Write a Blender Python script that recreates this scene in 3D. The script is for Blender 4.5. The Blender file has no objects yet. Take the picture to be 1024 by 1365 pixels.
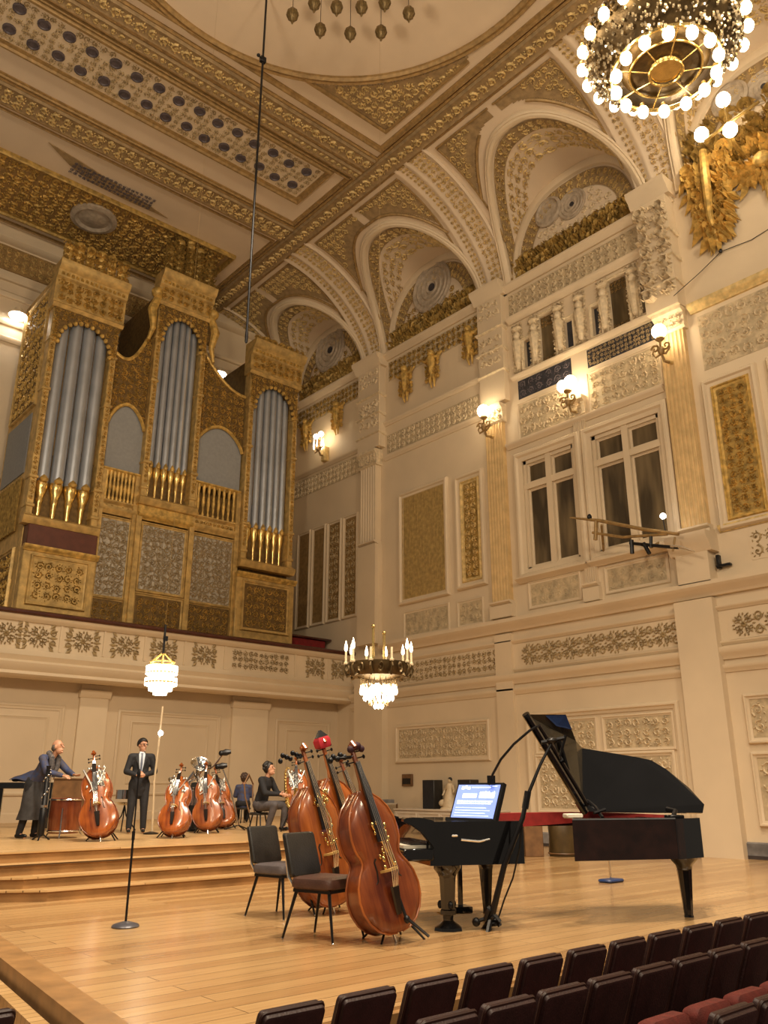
import bpy, math, random
from mathutils import Vector, Matrix, Euler
rnd = random.Random(7)
PI = math.pi
sc = bpy.context.scene
COL = sc.collection
V = Vector

# ------------------------------------------------------------------ materials
def new_mat(name):
    m = bpy.data.materials.new(name); m.use_nodes = True
    nt = m.node_tree; b = nt.nodes['Principled BSDF']
    return m, nt, b

def mat(name, col, rough=0.5, metal=0.0, var=0.15, scale=6.0, bump=0.0, bscale=40.0, coat=0.0, col2=None):
    """procedural paint / metal: base colour broken up by noise, optional fine bump"""
    m, nt, b = new_mat(name); N = nt.nodes; L = nt.links
    tc = N.new('ShaderNodeTexCoord')
    nz = N.new('ShaderNodeTexNoise'); nz.inputs['Scale'].default_value = scale; nz.inputs['Detail'].default_value = 5
    L.new(tc.outputs['Object'], nz.inputs['Vector'])
    rp = N.new('ShaderNodeValToRGB')
    c2 = col2 or tuple(c * (1 - var) for c in col)
    c1 = tuple(min(1, c * (1 + var * .5)) for c in col)
    rp.color_ramp.elements[0].position = .32; rp.color_ramp.elements[1].position = .68
    rp.color_ramp.elements[0].color = (*c2, 1); rp.color_ramp.elements[1].color = (*c1, 1)
    L.new(nz.outputs['Fac'], rp.inputs['Fac']); L.new(rp.outputs['Color'], b.inputs['Base Color'])
    b.inputs['Roughness'].default_value = rough; b.inputs['Metallic'].default_value = metal
    b.inputs['Coat Weight'].default_value = coat
    if bump:
        n2 = N.new('ShaderNodeTexNoise'); n2.inputs['Scale'].default_value = bscale; n2.inputs['Detail'].default_value = 3
        L.new(tc.outputs['Object'], n2.inputs['Vector'])
        bp = N.new('ShaderNodeBump'); bp.inputs['Strength'].default_value = bump; bp.inputs['Distance'].default_value = .02
        L.new(n2.outputs['Fac'], bp.inputs['Height']); L.new(bp.outputs['Normal'], b.inputs['Normal'])
    return m

def emis(name, col, s):
    m, nt, b = new_mat(name)
    b.inputs['Base Color'].default_value = (*col, 1)
    b.inputs['Emission Color'].default_value = (*col, 1); b.inputs['Emission Strength'].default_value = s
    return m

def carved(name, base, dark, rough=.5, metal=0.0, scale=5.0):
    """carved arabesque ground: distorted cells give a branching relief pattern with bump"""
    m, nt, b = new_mat(name); N = nt.nodes; L = nt.links
    tc = N.new('ShaderNodeTexCoord')
    nz = N.new('ShaderNodeTexNoise'); nz.inputs['Scale'].default_value = scale * .8; nz.inputs['Detail'].default_value = 2
    L.new(tc.outputs['Object'], nz.inputs['Vector'])
    mx = N.new('ShaderNodeMix'); mx.data_type = 'VECTOR'; mx.inputs[0].default_value = .22
    L.new(tc.outputs['Object'], mx.inputs[4]); L.new(nz.outputs['Color'], mx.inputs[5])
    vo = N.new('ShaderNodeTexVoronoi'); vo.feature = 'DISTANCE_TO_EDGE'; vo.inputs['Scale'].default_value = scale * 1.6
    L.new(mx.outputs[1], vo.inputs['Vector'])
    rp = N.new('ShaderNodeValToRGB')
    rp.color_ramp.elements[0].position = .03; rp.color_ramp.elements[1].position = .2
    rp.color_ramp.elements[0].color = (*base, 1); rp.color_ramp.elements[1].color = (*dark, 1)
    L.new(vo.outputs['Distance'], rp.inputs['Fac']); L.new(rp.outputs['Color'], b.inputs['Base Color'])
    inv = N.new('ShaderNodeMath'); inv.operation = 'SUBTRACT'; inv.inputs[0].default_value = 1; inv.use_clamp = True
    L.new(vo.outputs['Distance'], inv.inputs[1])
    bp = N.new('ShaderNodeBump'); bp.inputs['Strength'].default_value = .8; bp.inputs['Distance'].default_value = .1
    L.new(inv.outputs[0], bp.inputs['Height']); L.new(bp.outputs['Normal'], b.inputs['Normal'])
    b.inputs['Roughness'].default_value = rough; b.inputs['Metallic'].default_value = metal
    return m

def planks(name, c1, c2, width, length, rough, coat=.3, gap=(.08, .04, .015), axis='X'):
    m, nt, b = new_mat(name); N = nt.nodes; L = nt.links
    tc = N.new('ShaderNodeTexCoord')
    br = N.new('ShaderNodeTexBrick'); br.inputs['Scale'].default_value = 1
    br.inputs['Brick Width'].default_value = length; br.inputs['Row Height'].default_value = width
    br.inputs['Mortar Size'].default_value = .004; br.inputs['Mortar Smooth'].default_value = .3
    br.inputs['Color1'].default_value = (0, 0, 0, 1); br.inputs['Color2'].default_value = (1, 1, 1, 1)
    br.inputs['Mortar'].default_value = (.5, .5, .5, 1); br.offset = .37
    L.new(tc.outputs['Object'], br.inputs['Vector'])
    mp = N.new('ShaderNodeMapping'); mp.inputs['Scale'].default_value = (.5, 9, 3) if axis == 'X' else (9, .5, 3)
    L.new(tc.outputs['Object'], mp.inputs['Vector'])
    nz = N.new('ShaderNodeTexNoise'); nz.inputs['Scale'].default_value = 2.2; nz.inputs['Detail'].default_value = 6
    nz.inputs['Distortion'].default_value = .6
    L.new(mp.outputs[0], nz.inputs['Vector'])
    ad = N.new('ShaderNodeMix'); ad.data_type = 'FLOAT'; ad.inputs[0].default_value = .5
    L.new(nz.outputs['Fac'], ad.inputs[2]); L.new(br.outputs['Color'], ad.inputs[3])
    rp = N.new('ShaderNodeValToRGB'); rp.color_ramp.elements[0].position = .25; rp.color_ramp.elements[1].position = .75
    rp.color_ramp.elements[0].color = (*c2, 1); rp.color_ramp.elements[1].color = (*c1, 1)
    L.new(ad.outputs[0], rp.inputs['Fac'])
    mg = N.new('ShaderNodeMix'); mg.data_type = 'RGBA'
    L.new(br.outputs['Fac'], mg.inputs[0]); L.new(rp.outputs['Color'], mg.inputs[6]); mg.inputs[7].default_value = (*gap, 1)
    L.new(mg.outputs[2], b.inputs['Base Color'])
    b.inputs['Roughness'].default_value = rough; b.inputs['Coat Weight'].default_value = coat; b.inputs['Coat Roughness'].default_value = .22
    return m

def tonewood(name, c1, c2, rough=.22, coat=.6):
    """varnished instrument wood: long grain, lighter and darker varnish patches"""
    m, nt, b = new_mat(name); N = nt.nodes; L = nt.links
    tc = N.new('ShaderNodeTexCoord'); mp = N.new('ShaderNodeMapping'); mp.inputs['Scale'].default_value = (9, 4, .8)
    L.new(tc.outputs['Object'], mp.inputs['Vector'])
    nz = N.new('ShaderNodeTexNoise'); nz.inputs['Scale'].default_value = 2.5; nz.inputs['Detail'].default_value = 6; nz.inputs['Distortion'].default_value = .8
    L.new(mp.outputs[0], nz.inputs['Vector'])
    n2 = N.new('ShaderNodeTexNoise'); n2.inputs['Scale'].default_value = 2.2; n2.inputs['Detail'].default_value = 2
    L.new(tc.outputs['Object'], n2.inputs['Vector'])
    mx = N.new('ShaderNodeMix'); mx.data_type = 'FLOAT'; mx.inputs[0].default_value = .6
    L.new(nz.outputs['Fac'], mx.inputs[2]); L.new(n2.outputs['Fac'], mx.inputs[3])
    rp = N.new('ShaderNodeValToRGB'); rp.color_ramp.elements[0].position = .35; rp.color_ramp.elements[1].position = .62
    rp.color_ramp.elements[0].color = (*c2, 1); rp.color_ramp.elements[1].color = (*c1, 1)
    L.new(mx.outputs[0], rp.inputs['Fac']); L.new(rp.outputs['Color'], b.inputs['Base Color'])
    b.inputs['Roughness'].default_value = rough; b.inputs['Coat Weight'].default_value = coat; b.inputs['Coat Roughness'].default_value = .12
    return m

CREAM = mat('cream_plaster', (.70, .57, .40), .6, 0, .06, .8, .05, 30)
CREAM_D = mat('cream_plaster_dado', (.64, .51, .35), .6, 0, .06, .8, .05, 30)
CREAM_C = mat('ceiling_plaster', (.70, .57, .42), .7, 0, .06, .8)
CREAM_R = mat('cream_relief', (.72, .59, .40), .55, 0, .2, 9)
TAN_R = mat('tan_relief', (.42, .31, .16), .55, 0, .3, 12)
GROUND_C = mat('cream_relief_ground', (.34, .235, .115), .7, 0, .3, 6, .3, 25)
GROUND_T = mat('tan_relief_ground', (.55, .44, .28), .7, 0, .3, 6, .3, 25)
GOLD = mat('gilding', (.66, .43, .12), .45, .3, .45, 7, .25, 30)
GOLD_L = mat('pale_gilding', (.72, .53, .23), .5, .15, .3, 8, .2, 30)
GOLD_D = mat('dark_gilding', (.46, .30, .085), .45, .35, .5, 7, .3, 30)
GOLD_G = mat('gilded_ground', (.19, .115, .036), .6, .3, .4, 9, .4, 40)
BROWN_T = mat('brown_gold_trim', (.36, .23, .09), .5, .25, .3, 8)
ORGAN_W = mat('gilded_oak', (.60, .41, .15), .45, .3, .35, 5, .2, 25)
ORGAN_CARVE = carved('carved_gilt_panel', (.58, .38, .12), (.20, .12, .035), .42, .45, 3.5)
GREYPANEL = carved('silvered_carved_panel', (.30, .24, .15), (.47, .43, .36), .5, .2, 4.5)
CLOTH = mat('grey_grille_cloth', (.30, .31, .32), .85, 0, .08, 12, .1, 200)
PIPE = mat('blue_grey_pipe_metal', (.42, .45, .50), .38, .55, .12, 2)
BRASS = mat('bright_brass', (.80, .58, .22), .25, .9, .2, 9)
PEWTER = mat('soft_pewter', (.55, .53, .50), .34, .9, .3, 8)
SILVER = mat('chrome', (.80, .80, .80), .13, 1, .08, 6)
BLACKM = mat('black_metal', (.012, .012, .014), .35, .4, .2, 8)
BLACKL = mat('black_lacquer', (.006, .006, .007), .1, 0, .2, 2, coat=.8)
RIMWOOD = mat('dark_red_brown_lacquer', (.022, .008, .006), .2, 0, .5, 5, coat=.5)
LIDUNDER = mat('lid_underside_varnish', (.05, .038, .02), .22, 0, .3, 3, coat=.5)
REDFELT = mat('red_felt', (.33, .02, .018), .8, 0, .2, 14)
REDVELVET = mat('red_velvet', (.22, .012, .012), .85, 0, .3, 8)
MAROON = mat('maroon_leather', (.026, .008, .008), .5, 0, .35, 9, .2, 70)
SEATRED = mat('red_seat_plush', (.12, .013, .008), .75, 0, .3, 18, .2, 120)
SEATWOOD = mat('dark_seat_arm_wood', (.035, .012, .009), .45, 0, .3, 6)
BROWNPAD = mat('dark_brown_leather', (.075, .035, .025), .42, 0, .25, 10, .2, 80)
BLACKPAD = mat('black_leather', (.016, .015, .014), .42, 0, .25, 10, .2, 80)
GREYPAD = mat('grey_violet_leather', (.10, .085, .09), .45, 0, .2, 10, .2, 80)
FLOORW = planks('maple_stage_floor', (.56, .36, .165), (.37, .205, .083), .21, 3.4, .22, .3)
RISERW = mat('stage_riser_wood', (.34, .185, .07), .38, 0, .3, 2.5)
TREADW = planks('stage_tread_wood', (.62, .41, .20), (.47, .29, .12), .11, 2.2, .38, .2)
DARKRAIL = mat('dark_red_mahogany_rail', (.075, .018, .012), .3, 0, .3, 4, coat=.3)
OAK = mat('stage_rail_oak', (.33, .18, .07), .4, 0, .3, 5)
VARN_O = tonewood('orange_varnish', (.44, .12, .02), (.17, .035, .008))
VARN_R = tonewood('red_brown_varnish', (.27, .07, .018), (.09, .016, .006), .3, .4)
VARN_H = tonewood('honey_varnish', (.42, .125, .026), (.18, .04, .010), .3, .4)
EBONY = mat('ebony', (.014, .010, .009), .28, 0, .2, 8)
MAPLEB = mat('bridge_maple', (.55, .36, .12), .4, 0, .2, 12)
GREYBASE = mat('grey_marble_base', (.22, .21, .21), .35, 0, .45, 3)
DARKBASE = mat('dark_base_line', (.05, .04, .04), .4, 0, .3, 5)
GLASSD = None
CURTAIN = mat('brown_window_blind', (.11, .075, .04), .7, 0, .4, 2)
NAVY = mat('navy_painted_panel', (.035, .035, .045), .5, 0, .4, 6)
HAIRB = mat('black_hair', (.012, .010, .009), .5, 0, .3, 40)
HAIRBR = mat('brown_hair', (.055, .026, .014), .55, 0, .4, 40)
HAIRG = mat('grey_stubble_hair', (.10, .085, .075), .7, 0, .3, 60)
SKIN = mat('skin', (.52, .27, .17), .5, 0, .1, 12)
SUIT = mat('charcoal_suit_wool', (.018, .018, .022), .8, 0, .2, 30)
SHIRTW = mat('pale_blue_shirt', (.55, .60, .68), .7, 0, .1, 20)
SHIRTB = mat('blue_patterned_shirt', (.025, .045, .13), .75, 0, .5, 14, col2=(.06, .05, .06))
VESTG = mat('grey_patterned_scarf', (.11, .10, .105), .8, 0, .5, 30)
APRON = mat('dark_grey_skirt', (.04, .038, .04), .8, 0, .3, 12)
TROUSG = mat('grey_violet_trousers', (.085, .075, .08), .8, 0, .25, 14)
BLACKC = mat('black_cotton', (.013, .013, .016), .85, 0, .3, 14)
WHITEST = mat('ivory_figurine', (.58, .46, .30), .5, 0, .15, 9)
WHITEC = mat('off_white_cabinet', (.60, .51, .40), .5, 0, .08, 4)
KEYW = mat('ivory_keys', (.75, .70, .58), .3, 0, .05, 9)
BROWNB = mat('brown_wood_box', (.18, .09, .035), .5, 0, .35, 5)
OLIVEB = mat('olive_brown_drum_shell', (.075, .048, .018), .35, 0, .35, 5)
BLUEP = mat('blue_paint', (.02, .05, .17), .4, 0, .3, 5)
MEDAL = mat('dark_violet_medallion', (.10, .08, .09), .5, 0, .3, 10)
ROSE_G = mat('grey_stone_rosette', (.46, .38, .29), .6, 0, .25, 7)
GRILLE = mat('gold_grille_slats', (.50, .34, .12), .5, .3, .3, 8)
BULB = emis('warm_bulb', (1.0, .80, .50), 9)
GLOBE = emis('sconce_globe_light', (1.0, .80, .52), 24)
CRYSLIT = emis('lit_crystal', (1.0, .82, .56), 9)
SPOTLIT = emis('floodlight_lamp', (1.0, .93, .82), 22)
BLUELAMP = emis('small_white_lamp', (.95, .97, 1.0), 14)
SCREEN = emis('tablet_screen', (.22, .32, .85), .75)
SCREENW = emis('tablet_screen_white', (.85, .92, 1.0), 1.3)
def crystal():
    m, nt, b = new_mat('crystal')
    b.inputs['Base Color'].default_value = (.70, .58, .38, 1); b.inputs['Roughness'].default_value = .12
    b.inputs['Metallic'].default_value = .55
    return m
CRYSTAL = crystal()
def darkglass():
    m, nt, b = new_mat('dark_glass_with_reflections'); N = nt.nodes; L = nt.links
    tc = N.new('ShaderNodeTexCoord'); nz = N.new('ShaderNodeTexNoise'); nz.inputs['Scale'].default_value = 1.2
    mp = N.new('ShaderNodeMapping'); mp.inputs['Scale'].default_value = (1, 2.6, .5)
    L.new(tc.outputs['Object'], mp.inputs[0]); L.new(mp.outputs[0], nz.inputs['Vector'])
    rp = N.new('ShaderNodeValToRGB'); rp.color_ramp.elements[0].position = .35; rp.color_ramp.elements[1].position = .7
    rp.color_ramp.elements[0].color = (.06, .043, .022, 1); rp.color_ramp.elements[1].color = (.20, .145, .075, 1)  # olive-brown reflections painted into the glass colour
    L.new(nz.outputs['Fac'], rp.inputs['Fac']); L.new(rp.outputs['Color'], b.inputs['Base Color'])
    b.inputs['Roughness'].default_value = .12
    return m
GLASSD = darkglass()

# ------------------------------------------------------------------ mesh builder
class MB:
    def __init__(s): s.v = []; s.f = []; s.m = []; s.mi = 0; s.T = None
    def add(s, vs, fs):
        o = len(s.v)
        if s.T is not None: vs = [tuple(s.T @ V(p)) for p in vs]
        s.v += [tuple(p) for p in vs]; s.f += [tuple(i + o for i in f) for f in fs]; s.m += [s.mi] * len(fs)
    def box(s, x0, x1, y0, y1, z0, z1, c=0.0):
        if c <= 0:
            p = [(x, y, z) for x in (x0, x1) for y in (y0, y1) for z in (z0, z1)]
            s.add(p, [(0, 1, 3, 2), (4, 6, 7, 5), (0, 4, 5, 1), (2, 3, 7, 6), (0, 2, 6, 4), (1, 5, 7, 3)]); return
        X, Y, Z = (x0, x1), (y0, y1), (z0, z1); pts = []; idx = {}
        for i in (0, 1):
            for j in (0, 1):
                for k in (0, 1):
                    a = (X[i], Y[j], Z[k]); sg = (1 - 2 * i, 1 - 2 * j, 1 - 2 * k)
                    for d in range(3):
                        q = list(a)
                        for e in range(3):
                            if e != d: q[e] += sg[e] * c
                        idx[(i, j, k, d)] = len(pts); pts.append(tuple(q))
        F = []
        for d in range(3):
            o = [e for e in range(3) if e != d]
            for sd in (0, 1):
                q = []
                for a, b in ((0, 0), (0, 1), (1, 1), (1, 0)):
                    t = [0, 0, 0]; t[d] = sd; t[o[0]] = a; t[o[1]] = b; q.append(idx[(*t, d)])
                F.append(tuple(q))
        for d in range(3):
            o = [e for e in range(3) if e != d]
            for a in (0, 1):
                for b in (0, 1):
                    t0 = [0, 0, 0]; t0[o[0]] = a; t0[o[1]] = b; t1 = list(t0); t1[d] = 1
                    F.append((idx[(*t0, o[0])], idx[(*t1, o[0])], idx[(*t1, o[1])], idx[(*t0, o[1])]))
        for i in (0, 1):
            for j in (0, 1):
                for k in (0, 1): F.append(tuple(idx[(i, j, k, d)] for d in range(3)))
        s.add(pts, F)
    def loft(s, rings, closed=True, caps=True, loop=False):
        n = len(rings[0]); vs = [p for r in rings for p in r]; fs = []
        R = len(rings)
        for i in range(R if loop else R - 1):
            j2 = (i + 1) % R
            for j in range(n if closed else n - 1):
                k = (j + 1) % n
                fs.append((i * n + j, i * n + k, j2 * n + k, j2 * n + j))
        if caps and closed and not loop:
            fs.append(tuple(range(n))[::-1]); fs.append(tuple((R - 1) * n + j for j in range(n)))
        s.add(vs, fs)
    def tube(s, pts, r, n=8, caps=True, flat=1.0):
        pts = [V(p) for p in pts]; R = r if isinstance(r, (list, tuple)) else [r] * len(pts)
        rings = []; prev = None
        for i, p in enumerate(pts):
            t = (pts[min(i + 1, len(pts) - 1)] - pts[max(i - 1, 0)])
            if t.length < 1e-9: t = V((0, 0, 1))
            t.normalize()
            if prev is None:
                a = V((0, 0, 1)) if abs(t.z) < .9 else V((0, 1, 0)); u = t.cross(a).normalized()
            else:
                u = prev - t * prev.dot(t)
                if u.length < 1e-6: u = t.orthogonal()
                u.normalize()
            prev = u; w = t.cross(u)
            rings.append([tuple(p + (u * math.cos(2 * PI * k / n) + w * math.sin(2 * PI * k / n) * flat) * R[i]) for k in range(n)])
        s.loft(rings, True, caps)
    def lathe(s, prof, n=16, c=(0, 0, 0), caps=True):
        s.loft([[(c[0] + r * math.cos(2 * PI * k / n), c[1] + r * math.sin(2 * PI * k / n), c[2] + z) for k in range(n)] for r, z in prof], True, caps)
    def ball(s, c, r, sc_=(1, 1, 1), nu=12, nv=8, M=None):
        vs = []; fs = []
        for i in range(nv + 1):
            a = PI * i / nv
            for j in range(nu):
                q = V((math.sin(a) * math.cos(2 * PI * j / nu) * r * sc_[0], math.sin(a) * math.sin(2 * PI * j / nu) * r * sc_[1], math.cos(a) * r * sc_[2]))
                if M is not None: q = M @ q
                vs.append((c[0] + q.x, c[1] + q.y, c[2] + q.z))
        for i in range(nv):
            for j in range(nu):
                k = (j + 1) % nu; fs.append((i * nu + j, i * nu + k, (i + 1) * nu + k, (i + 1) * nu + j))
        s.add(vs, fs)
    def capsule(s, a, b, ra, rb, n=10, flat=1.0):
        a, b = V(a), V(b); d = (b - a); L = d.length; d.normalize()
        pts = [a - d * ra * .98, a - d * ra * .7, a, a.lerp(b, .33), a.lerp(b, .66), b, b + d * rb * .7, b + d * rb * .98]
        rr = [ra * .2, ra * .71, ra, ra + (rb - ra) * .33, ra + (rb - ra) * .66, rb, rb * .71, rb * .2]
        s.tube(pts, rr, n, True, flat)
    def grid(s, fn, nu, nv):
        vs = [tuple(fn(i / nu, j / nv)) for i in range(nu + 1) for j in range(nv + 1)]
        s.add(vs, [(i * (nv + 1) + j, i * (nv + 1) + j + 1, (i + 1) * (nv + 1) + j + 1, (i + 1) * (nv + 1) + j) for i in range(nu) for j in range(nv)])
    def prism(s, poly, M, h0, h1):
        n = len(poly)
        vs = [tuple(M(u, v, h0)) for u, v in poly] + [tuple(M(u, v, h1)) for u, v in poly]
        s.add(vs, [tuple(range(n))[::-1], tuple(range(n, 2 * n))] + [(i, (i + 1) % n, n + (i + 1) % n, n + i) for i in range(n)])
    def mould(s, prof, M, u0, u1, n=1):
        """prof: (v, h) pairs; swept from u0 to u1 on the surface M, closed back to the surface"""
        s.loft([[tuple(M(u0 + (u1 - u0) * i / n, v, h)) for v, h in prof] for i in range(n + 1)], True, True)
    def frame(s, M, u0, u1, v0, v1, prof):
        """prof: (inset, h) pairs, mitred round the rectangle"""
        rings = []
        for su, sv in ((0, 0), (1, 0), (1, 1), (0, 1)):
            rings.append([tuple(M(u1 - t if su else u0 + t, v1 - t if sv else v0 + t, h)) for t, h in prof])
        s.loft(rings, True, False, True)
    def mat_frame(s, M, u0, u1, v0, v1, w, d):
        s.frame(M, u0, u1, v0, v1, [(0, -.01), (0, d * .6), (w * .2, d), (w * .45, d), (w * .6, d * .55), (w, d * .35), (w, -.01)])
    def build(s, name, m, parent=None, smooth=True, angle=.7):
        me = bpy.data.meshes.new(name); me.from_pydata(s.v, [], s.f)
        ms = m if isinstance(m, (list, tuple)) else [m]
        for x in ms: me.materials.append(x)
        if len(ms) > 1: me.polygons.foreach_set('material_index', s.m)
        import bmesh
        bm = bmesh.new(); bm.from_mesh(me); bmesh.ops.recalc_face_normals(bm, faces=bm.faces); bm.to_mesh(me); bm.free()
        if smooth:
            me.polygons.foreach_set('use_smooth', [True] * len(me.polygons)); me.set_sharp_from_angle(angle=angle)
        me.update()
        o = bpy.data.objects.new(name, me); COL.objects.link(o)
        if parent: o.parent = parent
        return o

def thing(name, label, cat, loc=(0, 0, 0), rz=0.0, group=None, rot=None, scale=1.0):
    o = bpy.data.objects.new(name, None); COL.objects.link(o); o.empty_display_size = .1
    o.location = loc; o.rotation_euler = rot if rot else (0, 0, rz); o.scale = (scale,) * 3
    o['label'] = label; o['category'] = cat
    if group: o['group'] = group
    return o
def struct(name, label, cat, group=None):
    o = thing(name, label, cat, group=group); o['kind'] = 'structure'; return o
def tag(o, label, cat, group=None, kind=None):
    o['label'] = label; o['category'] = cat
    if group: o['group'] = group
    if kind: o['kind'] = kind
    return o
def copy_tree(o, parent=None):
    c = o.copy(); COL.objects.link(c)
    if parent: c.parent = parent
    for ch in list(o.children): copy_tree(ch, c)
    return c
def dup(o, label, loc, rz=None, group=None):
    c = copy_tree(o); c.location = loc; c['label'] = label
    if rz is not None: c.rotation_euler = (0, 0, rz)
    if group: c['group'] = group
    return c

# ------------------------------------------------------------------ carved relief
def leaf(mb, M, u, v, a, L, w, h):
    ca, sa = math.cos(a), math.sin(a)
    P = lambda x, y, z: tuple(M(u + x * ca - y * sa, v + x * sa + y * ca, z))
    mb.add([P(0, 0, 0), P(L * .45, w, h * .25), P(L, 0, h * .1), P(L * .45, -w, h * .25), P(L * .45, 0, h), P(0, 0, h * .5)],
           [(5, 4, 1), (1, 4, 2), (2, 4, 3), (3, 4, 5), (0, 5, 1), (0, 3, 5)])
def spiral(mb, M, u, v, r, a0, ch, turns=1.35, w=.16, h=.05, n=13):
    rings = []
    for i in range(n + 1):
        t = i / n; a = a0 + ch * t * turns * 2 * PI; rr = r * (1 - .86 * t); ww = r * w * (1 - .55 * t)
        ca, sa = math.cos(a), math.sin(a)
        rings.append([tuple(M(u + (rr + ww) * ca, v + (rr + ww) * sa, 0)), tuple(M(u + rr * ca, v + rr * sa, h * (1 - .3 * t))), tuple(M(u + (rr - ww) * ca, v + (rr - ww) * sa, 0))])
    mb.loft(rings, False, False)
def flower(mb, M, u, v, r, h, petals=6):
    for k in range(petals): leaf(mb, M, u, v, 2 * PI * k / petals + .3, r, r * .34, h)
def scrolls(mb, M, u0, u1, v0, v1, cell, h=.05, mask=None, leaves=7, run=False):
    """fill a field with running acanthus scrolls"""
    if h < .15: cell *= .66; h *= .8
    nu = max(1, round((u1 - u0) / cell)); nv = max(1, round((v1 - v0) / cell))
    cu = (u1 - u0) / nu; cv = (v1 - v0) / nv; r0 = min(cu, cv) * .5
    for i in range(nu):
        for j in range(nv):
            u = u0 + cu * (i + .5); v = v0 + cv * (j + .5)
            if not run: u += rnd.uniform(-.1, .1) * cu; v += rnd.uniform(-.1, .1) * cv
            if mask and not mask(u, v): continue
            ch = 1 if (i + j) % 2 else -1; a0 = (PI / 2 * ch if run else rnd.uniform(0, 2 * PI))
            r = r0 * rnd.uniform(.72, .9)
            spiral(mb, M, u, v, r, a0, ch, rnd.uniform(1.1, 1.5), .18, h)
            flower(mb, M, u, v, r * .3, h, 5)
            for k in range(leaves):
                a = a0 + ch * 2 * PI * k / leaves + rnd.uniform(-.2, .2); rr = r * rnd.uniform(.62, 1.0)
                leaf(mb, M, u + rr * math.cos(a), v + rr * math.sin(a), a + ch * rnd.uniform(.3, 1.3), r * rnd.uniform(.4, .65), r * .15, h * rnd.uniform(.7, 1.1))
def rosette(mb, M, u, v, r, h=.05, arms=8):
    flower(mb, M, u, v, r * .33, h * 1.2, 8)
    for k in range(arms):
        a = 2 * PI * (k + .5) / arms
        spiral(mb, M, u + math.cos(a) * r * .62, v + math.sin(a) * r * .62, r * .24, a + PI, 1 if k % 2 else -1, 1.1, .22, h, 9)
        leaf(mb, M, u + math.cos(a) * r * .3, v + math.sin(a) * r * .3, a + .3, r * .35, r * .08, h)
        leaf(mb, M, u + math.cos(a) * r * .78, v + math.sin(a) * r * .78, a + .5, r * .28, r * .08, h)
        leaf(mb, M, u + math.cos(a + .4) * r * .7, v + math.sin(a + .4) * r * .7, a + .4, r * .3, r * .09, h)
def beads(mb, M, u0, u1, v, sp, r, h):
    n = max(1, int((u1 - u0) / sp))
    for i in range(n):
        u = u0 + (i + .5) * (u1 - u0) / n
        P = lambda x, y, z: tuple(M(u + x, v + y, z))
        mb.add([P(-r, -r, 0), P(r, -r, 0), P(r, r, 0), P(-r, r, 0), P(-r * .4, -r * .4, h), P(r * .4, -r * .4, h), P(r * .4, r * .4, h), P(-r * .4, r * .4, h)],
               [(4, 5, 6, 7), (0, 1, 5, 4), (1, 2, 6, 5), (2, 3, 7, 6), (3, 0, 4, 7)])
def plate(mb, M, u0, u1, v0, v1, h):
    mb.prism([(u0, v0), (u1, v0), (u1, v1), (u0, v1)], M, -.02, h)

# ------------------------------------------------------------------ room numbers (metres)
XR = 17.92            # right wall
YB = 26.4             # wall behind the organ
YL = 23.0             # wall under the balcony
YF = 22.2             # balcony front
HC = 19.6             # ceiling
XC = 14.1             # where the cove meets the ceiling
Z0 = 16.4             # foot of the cove
RZ = .56              # orchestra riser
KA = 1.25; NA = 2.5; PC = 1.8
def aw(th): c = math.cos(th); return math.copysign(abs(c) ** (2 / NA), c)   # arch outline: a slightly squared half-ellipse
def ah(th): return max(0.0, math.sin(th)) ** (2 / NA)
MR = lambda u, v, h: (XR - h, u, v)                 # right wall: u = y, v = z
def MXw(x): return lambda u, v, h: (x - h, u, v)
def MYw(y): return lambda u, v, h: (u, y - h, v)     # walls facing the hall
MC = lambda u, v, h: (u, v, HC - h)                  # ceiling: u = x, v = y
def cx(z):
    s = min(1, max(0, (z - Z0) / (HC - Z0))); return XC + (XR - XC) * max(0, 1 - s ** PC) ** (1 / PC)
def cove(u, v, h):                                   # u = y, v = 0..1 up the cove
    a = min(1, max(0, v)) * PI / 2; A = XR - XC; B = HC - Z0
    n = V((-max(.02, math.cos(a)) / A, 0, -max(.02, math.sin(a)) / B)).normalized()
    return (XC + A * max(0, math.cos(a)) ** (2 / PC) + n.x * h, u, Z0 + B * math.sin(a) ** (2 / PC) + n.z * h)
def cove_v(z): return math.asin(min(1, max(0, (z - Z0) / (HC - Z0))) ** (PC / 2)) / (PI / 2)

# ------------------------------------------------------------------ floor, riser, walls
o = MB(); o.prism([(2.95 - (8.81 - y) * .116, y) for y in (4.75, 13)] + [(3.44, YL + .2), (XR + .3, YL + .2), (XR + .3, 4.75)], lambda u, v, h: (u, v, h), -.3, 0); fl = o.build('floor', FLOORW)
tag(fl, 'honey-coloured polished plank stage floor', 'floor', kind='structure')
st = struct('stage_steps', 'four wide wooden steps up to the orchestra riser', 'steps')
for k in range(4):
    yk = 12.25 - .22 * 0 + k * .0
    y0 = 12.3 + k * .30 - .55; z1 = (k + 1) * RZ / 4; xl = 4.45 - k * .22
    o = MB(); poly = [(xl, y0), (10.2, y0), (13.4, 19.5), (16.0, YL + .1), (1.5, YL + .1), (1.5, y0 + 1.2), (xl - 1.0, y0 + .62)]
    o.mi = 0; o.prism(poly, lambda u, v, h: (u, v, h), 0 if k == 0 else z1 - .14, z1 - .022)
    o.build('riser_board', RISERW, st, False)
    o = MB(); e = .03
    o.prism([(xl - .02, y0 - e), (10.22, y0 - e), (13.43, 19.5), (16.03, YL + .1), (1.5, YL + .1), (1.5, y0 + 1.2 - e), (xl - 1.02, y0 + .6)], lambda u, v, h: (u, v, h), z1 - .022, z1)
    o.build('tread', TREADW, st, False)

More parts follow.
